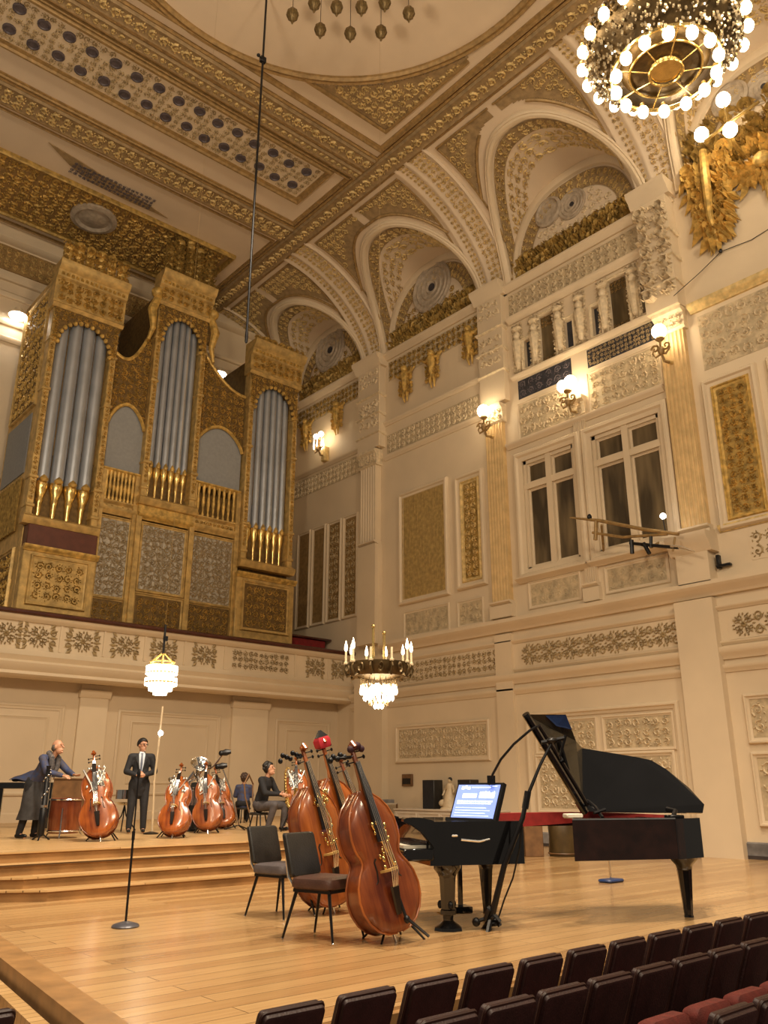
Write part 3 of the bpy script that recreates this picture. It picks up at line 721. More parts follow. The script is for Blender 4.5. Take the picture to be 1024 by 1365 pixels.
    for sg in (-1, 1):
        o = MB(); o.mi = 0
        def inside(u, v, m=0.0):
            z = cove(u, v, 0)[2]; d = sg * (u - yc)
            if d < .15 or d > 2.12 - m: return False
            Ro = R + .12 + .30 * min(1, abs(u - yc) / R) ** 2 + m
            return v < .93 - m * .3 and abs((u - yc) / Ro) ** NA + ((z - Z0) / (KA * Ro)) ** NA > 1
        ua, ub = (yc + .1, yc + 2.15) if sg > 0 else (yc - 2.15, yc - .1)
        nu, nv = 80, 90
        for i in range(nu):
            for j in range(nv):
                u1_, u2_ = ua + (ub - ua) * i / nu, ua + (ub - ua) * (i + 1) / nu; v1_, v2_ = .2 + .75 * j / nv, .2 + .75 * (j + 1) / nv
                if inside((u1_ + u2_) / 2, (v1_ + v2_) / 2): o.add([cove(u1_, v1_, .015), cove(u2_, v1_, .015), cove(u2_, v2_, .015), cove(u1_, v2_, .015)], [(0, 1, 2, 3)])
        Mv = lambda u, v, h: cove(u, v / 5.4, h + .015)
        o.mi = 1; scrolls(o, Mv, ua, ub, 1.0, 5.2, .33, .06, mask=lambda u, v: inside(u, v / 5.4, .08), leaves=9)
        # border line
        th0 = [PI / 2 - sg * (PI / 2) * t for t in [k / 24 for k in range(25)]]
        o.mi = 2; pts = []
        for th in th0:
            Ro = R + .12 + .30 * min(1, abs(aw(th))) ** 2; y = yc + Ro * aw(th); z = Z0 + KA * Ro * ah(th)
            if z < HC - .1 and abs(y - yc) < 2.2: pts.append(V(cove(y, cove_v(z), .03)))
        if len(pts) > 2: o.tube(pts, .05, 6)
        o.tube([cove(yc + sg * 2.14, .3 + .62 * k / 10, .03) for k in range(11)], .035, 6)
        o.tube([cove(ua + (ub - ua) * k / 8, .93, .03) for k in range(9)], .035, 6)
        o.build('carving', [GROUND_C, GOLD_L, BROWN_T], sp)
for k, y in enumerate(RIBS[1:]):
    rb = struct('cove_rib', 'gilded rib curving up the cove, %s from the right' % ['first', 'second', 'third', 'fourth'][k], 'rib')
    o = MB(); prof = [(-.72, -.02), (-.72, .05), (-.66, .1), (-.6, .05), (.0, .05), (.06, .1), (.14, .1), (.2, .05), (.46, .05), (.52, .09), (.6, .09), (.64, -.02)]
    o.loft([[cove(y + t, v / 20, h) for t, h in prof] for v in range(21)], True, True); o.build('rib_moulding', CREAM_C, rb)
    Mv = lambda u, v, h: cove(u, v / 5.4, h + .05)
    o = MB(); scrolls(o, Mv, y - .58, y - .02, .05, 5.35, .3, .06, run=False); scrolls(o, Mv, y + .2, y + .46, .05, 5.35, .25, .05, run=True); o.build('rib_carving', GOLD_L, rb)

# gilded figures hanging below the arches
for k, (y, z, s, lab) in enumerate(((19.3, 14.9, 1.0, 'left of three under the middle arch'), (17.95, 14.95, 1.1, 'middle of three under the middle arch'), (16.2, 15.1, 1.1, 'right of three under the middle arch'),
                                    (25.2, 14.9, 1.0, 'left one under the arch beside the organ'), (23.2, 14.95, 1.1, 'right one under the arch beside the organ'))):
    f = struct('gilded_figure', 'gilded hanging foliage figure, ' + lab, 'ornament')
    o = MB()
    o.capsule((XR - .15, y, z + .3), (XR - .12, y + .03, z - .35), .16 * s, .07, 8); o.ball((XR - .18, y, z + .5), .13, (1, 1, 1.1), 8, 6)
    for sg in (-1, 1):
        o.tube([(XR - .15, y, z + .35), (XR - .16, y + sg * .3, z + .28), (XR - .14, y + sg * .5, z + .42)], [.08, .06, .03], 6)
        o.tube([(XR - .1, y + sg * .05, z - .3), (XR - .14, y + sg * .1, z - .55), (XR - .1, y + sg * .06, z - .75)], [.08, .05, .02], 6)
    scrolls(o, lambda u, v, h: MR(u, v, h + .08), y - .35, y + .35, z - .5, z + .5, .24, .14, leaves=9)
    o.build('figure', GOLD, f)
f = struct('gilded_cartouche', 'large gilded hanging leaf cartouche on the wall at upper right', 'ornament')
o = MB()
ML = lambda u, v, h: MR(u, v, h + .05)
for j in range(150):
    t = rnd.random(); z = 17.0 - 2.6 * t; wd = .85 * (1 - t) ** .8 + .12; u = 7.75 + rnd.uniform(-wd, wd) * .75
    leaf(o, ML, u, z, -PI / 2 + (u - 7.75) / wd * .9 + rnd.uniform(-.5, .5), rnd.uniform(.3, .6), rnd.uniform(.07, .13), rnd.uniform(.15, .4))
for j in range(22):
    t = j / 22; z = 16.8 - 2.3 * t; wd = .7 * (1 - t) + .1; sg = 1 if j % 2 else -1
    spiral(o, lambda u, v, h: MR(u, v, h + .2), 7.75 + sg * wd * .6, z, .22 * (1.1 - .6 * t), rnd.uniform(0, 6), sg, 1.4, .3, .16)
o.tube([MR(7.75, 17, .25), MR(7.7, 16, .42), MR(7.78, 15, .32), MR(7.75, 14.3, .15)], [.1, .12, .09, .03], 8)
o.build('leaf_drop', GOLD, f)
o = MB()
for a in range(70):
    an = rnd.uniform(0, 2 * PI); q = rnd.uniform(.1, .6); leaf(o, ML, 6.4 + q * math.cos(an), 15.9 + q * math.sin(an), an + rnd.uniform(-.8, .8), rnd.uniform(.25, .5), .1, rnd.uniform(.15, .35))
o.ball((XR - .2, 6.4, 15.9), .22, (.6, 1, 1), 12, 8); o.capsule((XR - .2, 6.35, 15.2), (XR - .15, 6.4, 14.7), .08, .03, 6); o.build('shell', GOLD, f)
o = MB(); scrolls(o, lambda u, v, h: MR(u, v, h), 5.2, 8.4, 16.0, 18.0, .5, .25, leaves=9); o.build('foliage', GOLD_D, f)

# ------------------------------------------------------------------ ceiling
o = MB(); o.box(-1.5, XC + .06, 4.0, YB + .2, HC, HC + .3)
tag(o.build('ceiling', CREAM_C, None, False), 'flat cream coffered ceiling', 'ceiling', kind='structure')
def band(name, label, u0, u1, v0, v1, cell, ms, edge=.1, h=.08, along='u', proud=.10):
    """a raised gilded ceiling band with mouldings on both edges; u = x, v = y"""
    s = struct(name, label, 'ceiling band')
    M = MC if along == 'u' else (lambda u, v, h: MC(v, u, h))
    a0, a1, b0, b1 = (u0, u1, v0, v1) if along == 'u' else (v0, v1, u0, u1)
    o = MB(); o.mould([(b0, -.02), (b0, proud * .7), (b0 + edge * .5, proud + .03), (b0 + edge, proud), (b1 - edge, proud), (b1 - edge * .5, proud + .03), (b1, proud * .7), (b1, -.02)], M, a0, a1); o.build('band', ms[0], s)
    o = MB(); scrolls(o, lambda u, v, q: M(u, v, q + proud), a0, a1, b0 + edge, b1 - edge, cell, h, run=True, leaves=8); o.build('carving', ms[1], s)
    o = MB()
    for b_ in (b0 - .04, b1 + .04): o.mould([(b_ - .05, -.01), (b_ - .05, .05), (b_, .08), (b_ + .05, .05), (b_ + .05, -.01)], M, a0, a1)
    o.build('edging', BROWN_T, s)
GB = (GROUND_C, GOLD_L)
band('ceiling_band', 'gilded band along the edge of the ceiling above the arches', 13.45, 14.12, 4.0, YB, .5, GB, along='v')
band('ceiling_band', 'gilded cross band between medallion panel and organ ceiling', -1, 13.4, 20.1, 20.9, .5, GB)
band('ceiling_band', 'wide gilded cross band between round panel and medallions', -1, 13.4, 15.75, 16.3, .48, GB)
band('ceiling_band', 'narrow gilded cross band beside the medallion panel', -1, 13.4, 16.42, 16.78, .34, GB)
band('ceiling_band', 'gilded cross band at the top edge of the picture', -1, 13.4, 7.0, 7.8, .5, GB)
def cframe(name, label, x0, x1, y0, y1, w, d, m=BROWN_T):
    o = MB(); o.mat_frame(MC, x0, x1, y0, y1, w, d); return tag(o.build(name, m), label, 'moulding', kind='structure')
cframe('trim_17', 'brown frame round the coffer holding the medallion panel', -1, 13.3, 16.9, 19.95, .12, .10)
cframe('trim_18', 'inner brown frame round the medallion panel', -1, 12.75, 17.0, 18.95, .2, .14)
cframe('trim_19', 'brown frame round the plain ceiling strip near the organ', -1, 13.3, 21.1, 26.2, .1, .08)
cframe('trim_20', 'brown square frame round the great circle in the ceiling', .4, 13.3, 8.1, 15.4, .16, .12)
mp = struct('medallion_panel', 'long ceiling panel of dark medallions among white scrollwork', 'ceiling panel')
o = MB(); plate(o, MC, -1, 12.55, 17.2, 18.75, .02); o.build('ground', CREAM, mp, False)
o = MB(); MCp = lambda u, v, h: MC(u, v, h + .02); medal = [(12.1 - k * .62, 17.62 if k % 2 else 18.32) for k in range(21)] + [(12.1 - k * .62, 18.4 if k % 2 else 17.56) for k in range(21)]
scrolls(o, MCp, -.9, 12.5, 17.25, 18.7, .33, .05, leaves=8, mask=lambda u, v: all((u - a) ** 2 + (v - c) ** 2 > .05 for a, c in medal)); o.build('scrollwork', TAN_R, mp)
for a, c in medal:
    o = MB(); o.T = Matrix.Translation((a, c, HC - .02)) @ Matrix.Rotation(PI, 4, 'X'); o.lathe([(.165, 0), (.165, .04), (.13, .05), (.11, .02), (.02, .02)], 14); o.build('medallion', MEDAL, mp)
dp = struct('gilded_ceiling_panel', 'dark gilded carved ceiling panel in front of the organ', 'ceiling panel')
o = MB(); o.mat_frame(MC, -1, 12.75, 22.75, 25.75, .16, .16); o.build('frame', GOLD_D, dp)
o = MB(); plate(o, MC, -1, 12.6, 22.9, 25.6, .04); o.mi = 1; scrolls(o, lambda u, v, h: MC(u, v, h + .04), 1, 12.5, 22.95, 25.55, .5, .09, leaves=9); o.build('carving', [BROWN_T, GOLD], dp)
o = MB(); o.T = Matrix.Translation((8.0, 24.0, HC - .05)) @ Matrix.Rotation(PI, 4, 'X'); o.lathe([(.75, 0), (.75, .1), (.6, .14), (.5, .06), (.3, .12), (.02, .14)], 24); o.build('boss', ROSE_G, dp)
pl = struct('ceiling_grille', 'dark pointed fretwork grille in the plain ceiling strip', 'grille')
o = MB(); poly = [(5.6, 21.6), (6.6, 21.75), (7.6, 21.95), (8.9, 22.2), (9.9, 22.45), (8.6, 22.5), (7.2, 22.45), (6.4, 22.1)]; o.prism(poly, MC, -.01, .03); o.mi = 1
scrolls(o, lambda u, v, h: MC(u, v, h + .03), 6.5, 9.2, 21.85, 22.45, .22, .03); o.build('fretwork', [GROUND_C, MEDAL], pl)
# great circle with corner carvings
gc = struct('ceiling_circle', 'great round brown moulding in the ceiling centre', 'ceiling circle')
CXc, CYc, RC = 7.3, 9.9, 5.3
o = MB(); o.loft([[MC(CXc + (RC + t) * math.cos(2 * PI * k / 96), CYc + (RC + t) * math.sin(2 * PI * k / 96), h) for t, h in [(0, -.02), (0, .07), (.06, .13), (.14, .09), (.2, .12), (.26, .06), (.26, -.02)]] for k in range(96)], True, False, True); o.build('ring', BROWN_T, gc)
for sg in (1, -1):
    o = MB()
    msk = lambda u, v: (u - CXc) ** 2 + (v - CYc) ** 2 > (RC + .4) ** 2 and (u - CXc) * sg > 2.6 and (u - CXc) * sg < 5.5 and v < 14.6
    uA, uB = (CXc + 2.4, CXc + 5.6) if sg > 0 else (CXc - 5.6, CXc - 2.4)
    n = 60
    for i in range(n):
        for j in range(n):
            u = uA + (uB - uA) * (i + .5) / n; v = 11.3 + 3.5 * (j + .5) / n
            if (u - CXc) ** 2 + (v - CYc) ** 2 > (RC + .3) ** 2 and (u - CXc) * sg < 5.5 and v < 14.65:
                du = (uB - uA) / n / 2; dv = 3.5 / n / 2; o.add([MC(u - du, v - dv, .03), MC(u + du, v - dv, .03), MC(u + du, v + dv, .03), MC(u - du, v + dv, .03)], [(0, 1, 2, 3)])
    o.mi = 1; scrolls(o, lambda u, v, h: MC(u, v, h + .03), uA, uB, 11.3, 14.8, .4, .07, mask=msk, leaves=9)
    o.mi = 2; e = CXc + sg * 5.55; o.tube([MC(CXc + sg * 2.6, 14.68, .05), MC(e, 14.68, .05), MC(e, 11.4, .05)], .07, 6); o.build('corner_carving', [GROUND_C, GOLD_L, BROWN_T], gc)

# pendant lanterns of pierced brass
PEND = [(390, 20), (419, 5), (427, 40), (449, 10), (467, 45), (482, 10), (508, 43), (513, 4), (545, 18)]
proto = None
LANT = mat('aged_bronze', (.22, .15, .06), .45, .5, .4, 14)
F_PX = 1108.0; TH = math.atan(367.5 / 1108); YAW = math.radians(41.05); CAM = V((0, 0, 1.4))
FW = V((math.sin(YAW) * math.cos(TH), math.cos(YAW) * math.cos(TH), math.sin(TH))); RT = V((math.cos(YAW), -math.sin(YAW), 0)); UP = RT.cross(FW)
def ray(x, y): return FW * F_PX + RT * (x - 512) + UP * (682.5 - y)
def at_z(x, y, z): d = ray(x, y); return CAM + d * ((z - CAM.z) / d.z)
def at_x(x, y, X): d = ray(x, y); return CAM + d * (X / d.x)
def at_y(x, y, Y): d = ray(x, y); return CAM + d * (Y / d.y)
def lantern(label, loc):
    global proto
    if proto is None:
        proto = thing('pendant_lantern', label, 'lantern', loc, group='pierced brass lanterns under the ceiling')
        o = MB(); o.lathe([(.01, -.2), (.05, -.17), (.1, -.1), (.13, 0), (.12, .08), (.07, .15), (.03, .19), (.015, .24)], 12)
        for k in range(10):
            a = 2 * PI * k / 10; o.tube([(.135 * math.cos(a) * q, .135 * math.sin(a) * q, z) for q, z in ((.3, -.17), (.85, -.08), (1.02, .0), (.9, .09), (.4, .17))], .012, 5)
        o.build('body', LANT, proto)
        o = MB(); o.tube([(0, 0, .22), (0, 0, 1.1)], .008, 6); o.build('rod', BLACKM, proto)
        o = MB(); o.lathe([(.01, -.28), (.03, -.24), (.02, -.2)], 8); o.build('finial', LANT, proto)
        return proto
    return dup(proto, label, loc)
ORD = ['first', 'second', 'third', 'fourth', 'fifth', 'sixth', 'seventh', 'eighth', 'ninth', 'tenth', 'eleventh', 'twelfth']
for k, (px, py) in enumerate(PEND): 
    lantern('pierced brass pendant lantern, %s from the left' % ORD[k], at_z(px, py, HC - 1.1))
BRONZE = mat('dark_bronze', (.13, .085, .035), .4, .6, .4, 9, .2, 30)
# ------------------------------------------------------------------ pipe organ
YO = 23.3
org = thing('pipe_organ', 'huge gilded pipe organ with blue-grey pipes standing on the balcony', 'organ', (0, 0, 0))
MO = MYw(YO); MOt = MYw(YO - .25)
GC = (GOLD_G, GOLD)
def op(name, m, o, smooth=True): return o.build(name, m, org, smooth)
def opanel(name, M, x0, x1, z0, z1, ms, cell, h=.06, fr=.1, frm=ORGAN_W):
    o = MB(); plate(o, M, x0, x1, z0, z1, .02); o.mi = 1; scrolls(o, lambda u, v, q: M(u, v, q + .02), x0 + .05, x1 - .05, z0 + .05, z1 - .05, cell, h, leaves=9)
    f = o.build(name, list(ms), org)
    if fr:
        o = MB(); o.mat_frame(M, x0 - fr, x1 + fr, z0 - fr, z1 + fr, fr, .09); o.build('panel_frame', frm, f)
    return f
# carcass
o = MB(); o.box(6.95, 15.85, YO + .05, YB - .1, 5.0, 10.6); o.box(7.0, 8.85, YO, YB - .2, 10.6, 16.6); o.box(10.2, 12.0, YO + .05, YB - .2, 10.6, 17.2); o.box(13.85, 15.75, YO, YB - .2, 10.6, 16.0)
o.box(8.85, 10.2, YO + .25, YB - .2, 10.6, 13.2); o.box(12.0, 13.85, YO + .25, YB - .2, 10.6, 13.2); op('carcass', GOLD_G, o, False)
# side seen on the left
MS = lambda u, v, h: (6.95 - h, u, v)
o = MB(); plate(o, MS, YO, YB - .2, 5.0, 16.6, .01); op('side_wall', ORGAN_W, o, False)
for z0, z1, a in ((5.6, 7.7, 0), (12.3, 16.2, 1)):
    opanel('side_carving', MS, YO + .5, YB - .5, z0, z1, GC, .5)
o = MB(); plate(o, MS, YO + .6, YB - .4, 10.1, 12.0, .04); op('side_cloth', CLOTH, o, False)
o = MB()
for k in range(14): o.tube([(6.88, YO + .6 + k * .16, 8.3), (6.88, YO + .6 + k * .16, 9.0), (6.88, YO + .6 + k * .16, 9.9)], [.05, .025, .05], 6)
op('side_balusters', GOLD_D, o)
def tower(x0, x1, zb, zf, zp, zt, zc, npipe, front, crown):
    """zb foot rail, zf pipe mouths, zp arch spring, zt arch top, zc top of the cornice"""
    M = MYw(YO - front); w = x1 - x0; ym = YO - front
    o = MB()
    for xa, xb in ((x0, x0 + .2), (x1 - .2, x1)):
        o.box(xa, xb, ym - .02, YO + .1, zb, zt, .02)
        for zz in (zb, zb + .3, zf, (zf + zt) / 2, zp): o.box(xa - .03, xb + .03, ym - .06, YO + .1, zz, zz + .1, .02)
    p = op('tower_uprights', ORGAN_W, o)
    o = MB()
    for xa, xb in ((x0 + .02, x0 + .18), (x1 - .18, x1 - .02)): scrolls(o, lambda u, v, h: M(u, v, h + .02), xa, xb, zb + .5, zt, .22, .05)
    op('upright_carving', GOLD, o)
    # arched head
    xc = (x0 + x1) / 2; r = w / 2 - .2; pts = [(x1 - .2, zp - .3)] + [(xc + r * math.cos(a), zp + (zt - zp - .25) * math.sin(a)) for a in [PI * k / 20 for k in range(21)]] + [(x0 + .2, zp - .3), (x0, zp - .3), (x0, zt + .05), (x1, zt + .05), (x1, zp - .3)]
    o = MB(); n = 20
    for k in range(n):
        a0, a1 = PI * k / n, PI * (k + 1) / n
        q = [(xc + r * math.cos(a), zp + (zt - zp - .25) * math.sin(a)) for a in (a0, a1)]
        top = [(xc + (w / 2) * max(-1, min(1, 1.3 * math.cos(a))), zt + .05) for a in (a0, a1)]
        o.prism([q[0], q[1], top[1], top[0]], M, -.1, .05)
    o.mi = 1
    scrolls(o, lambda u, v, h: M(u, v, h + .05), x0, x1, zp, zt, .34, .07, mask=lambda u, v: ((u - xc) / (r + .05)) ** 2 + ((v - zp) / (zt - zp - .2)) ** 2 > 1, leaves=9)
    for k in range(15):
        a = PI * k / 14; o.ball(M(xc + r * .97 * math.cos(a), zp + (zt - zp - .27) * math.sin(a), .05), .075, (1, 1, 1), 6, 5)
    op('arched_head', GC, o)
    # cornice
    o = MB(); z = zt
    o.mould([(z, -.3), (z, .08), (z + .1, .16), (z + .16, .1), (zc - .55, .12), (zc - .5, .2), (zc - .3, .24), (zc - .22, .36), (zc - .06, .42), (zc, .42), (zc, -.3)], M, x0 - .08, x1 + .08)
    for sg, xx in ((-1, x0 - .08), (1, x1 + .08)): pass
    o.mi = 1; scrolls(o, lambda u, v, h: M(u, v, h + .12), x0 - .02, x1 + .02, zt + .2, zc - .55, .4, .12, leaves=9); beads(o, lambda u, v, h: M(u, v, h + .22), x0, x1, zc - .4, .14, .05, .08)
    op('cornice', [ORGAN_W, GOLD], o)
    o = MB(); Mc = lambda u, v, h: M(u, v, h + .1); n = int(w / .32)
    for k in range(n):
        u = x0 + (k + .5) * w / n; hh = crown * (.55 + .45 * math.sin(PI * (k + .5) / n))
        for q in range(int(hh / .2) + 1):
            o.ball(M(u, zc + q * .2, .1), .17, (1, .8, 1), 7, 5)
    scrolls(o, lambda u, v, h: M(u, v, h + .22), x0 - .05, x1 + .05, zc, zc + crown * .8, .36, .14, leaves=9)
    op('crown_foliage', GOLD_D if crown > 1.2 else GOLD, o)
    # pipes
    pw = (w - .44) / npipe
    for k in range(npipe):
        x = x0 + .22 + pw * (k + .5); R_ = pw * .47; ht = zp + (zt - zp - .25) * math.sqrt(max(.0, 1 - ((x - xc) / (r + .03)) ** 2)) + .15
        yy = ym + .22 + .18 * abs(k - (npipe - 1) / 2) / npipe
        o = MB(); o.lathe([(R_ * .96, zf), (R_, zf + .1), (R_, ht)], 18, (x, yy, 0)); pp = op('pipe', PIPE, o)
        o = MB(); o.lathe([(R_ * .3, zb + .05), (R_ * .36, zb + .2), (R_ * .45, zb + (zf - zb) * .45), (R_ * .62, zb + (zf - zb) * .55), (R_ * .5, zb + (zf - zb) * .6), (R_ * .95, zf - .2), (R_ * 1.03, zf - .1), (R_ * .98, zf + .03)], 14, (x, yy, 0)); o.build('pipe_foot', BRASS, pp)
        o = MB(); o.T = Matrix.Translation((x, yy - R_ * .98, zf + .05)); o.lathe([(.01, -.08), (R_ * .5, -.06), (R_ * .7, .02), (R_ * .4, .1), (.01, .16)], 10); o.build('pipe_mouth', GOLD, pp)
    o = MB(); o.box(x0 + .1, x1 - .1, ym + .45, ym + .5, zb, zt + .1); op('pipe_backing', BLACKM, o, False)
    o = MB(); o.mould([(zb - .2, -.2), (zb - .2, .06), (zb - .1, .14), (zb, .16), (zb + .06, .08), (zb + .06, -.2)], M, x0 - .06, x1 + .06); op('foot_rail', ORGAN_W, o)
tower(6.85, 8.92, 8.55, 9.7, 14.1, 15.2, 16.7, 4, .25, 1.0)
tower(10.15, 12.0, 9.85, 11.0, 15.4, 16.65, 17.85, 6, .25, 1.6)
tower(13.8, 15.85, 8.5, 9.75, 14.1, 15.35, 16.6, 6, .25, .3)
# bases
for x0, x1, zt, first in ((6.95, 9.0, 7.75, True), (13.68, 15.95, 8.1, False)):
    M = MYw(YO - .3)
    o = MB(); o.box(x0, x1, YO - .3, YO + .3, 5.0, zt, .02); op('pedestal', ORGAN_W, o)
    opanel('pedestal_carving', M, x0 + .3, x1 - .3, 6.2 if first else 6.3, zt - .35, (ORGAN_W if first else GOLD_G, GOLD_D if first else GOLD), .42)
    o = MB(); o.mould(cyma(zt - .16, .16, .14), M, x0 - .03, x1 + .03); op('pedestal_moulding', GOLD, o)
o = MB(); o.box(6.98, 8.95, YO - .35, YO + .2, 7.75, 8.35, .02); op('red_plinth', mat('red_brown_plinth', (.12, .035, .02), .5, 0, .25, 4), o)
# flats between the towers
def flat(x0, x1, z_low, z_pan, z_bal, z_cl0, z_cl1, zl, zr, xa_, xb_, swoop=True):
    M = MYw(YO)
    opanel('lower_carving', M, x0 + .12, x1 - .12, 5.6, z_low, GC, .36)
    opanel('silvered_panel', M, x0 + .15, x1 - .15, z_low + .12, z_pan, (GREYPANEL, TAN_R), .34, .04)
    o = MB(); o.mould(cyma(z_pan + .15, .22, .16), M, x0, x1); o.mould(cyma(z_bal - .1, .12, .14), M, x0, x1); op('flat_mouldings', ORGAN_W, o)
    o = MB(); plate(o, M, x0, x1, z_pan + .35, z_bal - .1, .06); o.mi = 1; scrolls(o, lambda u, v, h: M(u, v, h + .06), x0, x1, z_pan + .36, z_bal - .12, .25, .05, run=True); op('gilded_strip', [ORGAN_W, GOLD], o)
    for xx in (x0 + .02, x1 - .08):
        o = MB(); plate(o, M, xx - .05, xx + .11, 5.6, z_cl0, .13); op('flat_post', ORGAN_W, o, False)
    n = 8
    for k in range(n):
        x = x0 + .12 + (x1 - x0 - .24) * (k + .5) / n
        o = MB(); o.lathe([(.03, z_bal), (.055, z_bal + .08), (.03, z_bal + .16), (.062, z_bal + (z_cl0 - z_bal) * .45), (.035, z_bal + (z_cl0 - z_bal) * .7), (.06, z_cl0 - .12), (.06, z_cl0)], 8, (x, YO - .06, 0)); op('baluster', GOLD, o)
    o = MB(); o.mould(cyma(z_cl0 - .05, .12, .16), M, x0, x1); op('balustrade_rail', GOLD, o)
    if not swoop: return
    o = MB(); plate(o, M, x0, x1, z_cl0, z_cl1, -.0); op('grille_cloth', CLOTH, o, False)
    # swooping fretwork over the cloth with a pointed cusped lower edge
    def top(t): 
        return zl + (zr - zl) * t - (.9 if abs(zr - zl) > .5 else .5) * math.sin(PI * t) * .75 if zr > zl else zr + (zl - zr) * (1 - t) ** 2
    def low(t): return z_cl1 - .75 + .75 * max(0, math.sin(PI * min(1, max(0, (t - .0)))) ** .7) + .0
    n = 24; o = MB()
    for k in range(n):
        t0, t1 = k / n, (k + 1) / n; a, c = x0 + (x1 - x0) * t0, x0 + (x1 - x0) * t1
        o.prism([(a, low(t0)), (c, low(t1)), (c, top(t1)), (a, top(t0))], M, -.12, .05)
    o.mi = 1; scrolls(o, lambda u, v, h: M(u, v, h + .05), x0, x1, z_cl1 - .7, max(zl, zr), .36, .08, mask=lambda u, v: low((u - x0) / (x1 - x0)) + .02 < v < top((u - x0) / (x1 - x0)) - .05, leaves=9)
    for f_ in (top, low): o.tube([M(x0 + (x1 - x0) * k / 20, f_(k / 20), .07) for k in range(21)], .06, 6)
    op('fretwork_swoop', GC, o)
flat(8.95, 10.15, 6.6, 9.05, 9.6, 10.55, 12.85, 14.5, 15.9, 0, 0)
flat(12.0, 13.75, 6.85, 9.1, 9.75, 10.85, 13.05, 15.7, 14.45, 0, 0)
# centre below the middle tower
M = MYw(YO - .12)
opanel('lower_carving', M, 10.35, 11.85, 5.6, 6.85, GC, .36)
opanel('silvered_panel', M, 10.4, 11.8, 7.05, 9.05, (GREYPANEL, TAN_R), .34, .04)
o = MB(); o.mould(cyma(9.2, .2, .2), M, 10.15, 12.0); plate(o, M, 10.15, 12.0, 9.4, 9.65, .1); op('centre_moulding', GOLD, o)
for xx in (10.2, 11.98):
    o = MB(); plate(o, M, xx - .08, xx + .08, 5.6, 9.3, .12); op('flat_post', ORGAN_W, o, False)
# upper scroll brackets by the middle tower
for x, sg in ((10.1, -1), (12.05, 1)):
    o = MB(); o.tube([(x, YO - .3, 16.9), (x + sg * .2, YO - .35, 16.3), (x + sg * .1, YO - .32, 15.7), (x + sg * .22, YO - .3, 15.2)], [.12, .16, .1, .05], 8); o.ball((x + sg * .08, YO - .34, 17.0), .2, (1, 1, 1), 8, 6); op('scroll_bracket', GOLD, o)

# ------------------------------------------------------------------ lamps: floodlights, sconces
def flood(label, loc):
    f = thing('floodlight', label, 'floodlight', loc)
    o = MB(); o.lathe([(.02, .26), (.12, .24), (.16, .1), (.3, .02), (.3, -.02), (.27, -.02), (.25, .02)], 18); o.build('housing', CREAM, f)
    o = MB(); o.ball((0, 0, -.03), .27, (1, 1, .45), 16, 8); o.build('lens', SPOTLIT, f)
    o = MB(); o.tube([(0, .0, .22), (0, .12, .3), (0, YB - loc[1] - .02, .3)], .03, 6); o.build('bracket', BLACKM, f)
P = at_y(24, 420, 26.0); flood('white floodlight glowing above the organ at upper left', tuple(P))
P = at_y(292, 498, 25.9); flood('white floodlight glowing between the organ towers', tuple(P))
def sconce(label, y, z, d, globes, crystals=False):
    """d = how far the globe stands off the wall face"""
    s = thing('wall_sconce', label, 'sconce', (XR, y, z), group='gilded wall sconces on the side wall')
    o = MB(); o.tube([(-d + .35, 0, -.75), (-d + .1, 0, -.8), (-d - .02, 0, -.55), (-d, 0, -.2)], [.04, .035, .03, .03], 8)
    for sg in (-1, 1):
        o.tube([(-d + .05, 0, -.6), (-d - .05, sg * .14, -.7), (-d, sg * .24, -.55), (-d + .02, sg * .2, -.42)], [.03, .03, .025, .015], 6)
        spiral(o, lambda u, v, h: (-d - h, u, v), sg * .15, -.45, .12, 0, sg, 1.3, .3, .05)
    o.ball((-d, 0, -.55), .09, (1, 1, 1.3), 8, 6); o.lathe([(.03, -.3), (.12, -.22), (.1, -.17), (.05, -.16)], 12, (-d, 0, 0)); o.build('bracket', BROWN_T, s)
    o = MB(); o.box(-.2 - .05, .0, -.12, .12, -1.0, -.4, .03) if d < .5 else o.tube([(-.02, 0, -.7), (-d + .3, 0, -.75)], .05, 8); o.build('backplate', GOLD_L, s)
    for dy, dz, r in globes:
        o = MB(); o.ball((-d, dy, dz), r, (1, 1, 1.05), 16, 10); o.build('globe', GLOBE, s)
    if crystals:
        for k in range(7):
            a = 2 * PI * k / 7
            o = MB(); o.lathe([(.005, -.5), (.03, -.42), (.012, -.3), (.004, -.1)], 6, (-d + .16 * math.cos(a), .24 * math.sin(a), -.05)); o.build('crystal_drop', CRYSLIT, s)
    return s
sconce('globe wall sconce on the pilaster beside the slim gold panel', 15.35, 12.25, .55, [(0, 0, .19)])
sconce('double-globe wall sconce between the two tall windows', 12.3, 12.0, .5, [(.13, -.02, .17), (-.12, .03, .17)])
sconce('globe wall sconce on the pilaster right of the windows', 9.35, 12.3, .6, [(0, 0, .18)])
sconce('crystal wall sconce under the arch beside the organ', 23.9, 14.3, .45, [(.16, 0, .1), (-.16, 0, .1)], True)
s = thing('wall_sconce', 'three-globe gilded sconce arm at the upper right edge', 'sconce', (XR, 6.6, 16.6))
o = MB(); o.tube([(-.05, .2, -.3), (-.6, .2, -.25), (-1.1, .1, .0)], .05, 8); o.tube([(-1.1, .7, -.1), (-1.1, .1, 0), (-1.1, -.7, .1)], .04, 8); o.build('arm', GOLD_D, s)
for dy, dz in ((.75, .15), (.1, .75), (.05, -.2)):
    o = MB(); o.ball((-1.1, dy, dz), .17, (1, 1, 1.1), 14, 10); o.build('globe', GLOBE, s)
    o = MB(); o.tube([(-1.1, dy * .95, dz - .15), (-1.1, dy * .9, 0)], .025, 6); o.build('stem', GOLD_D, s)

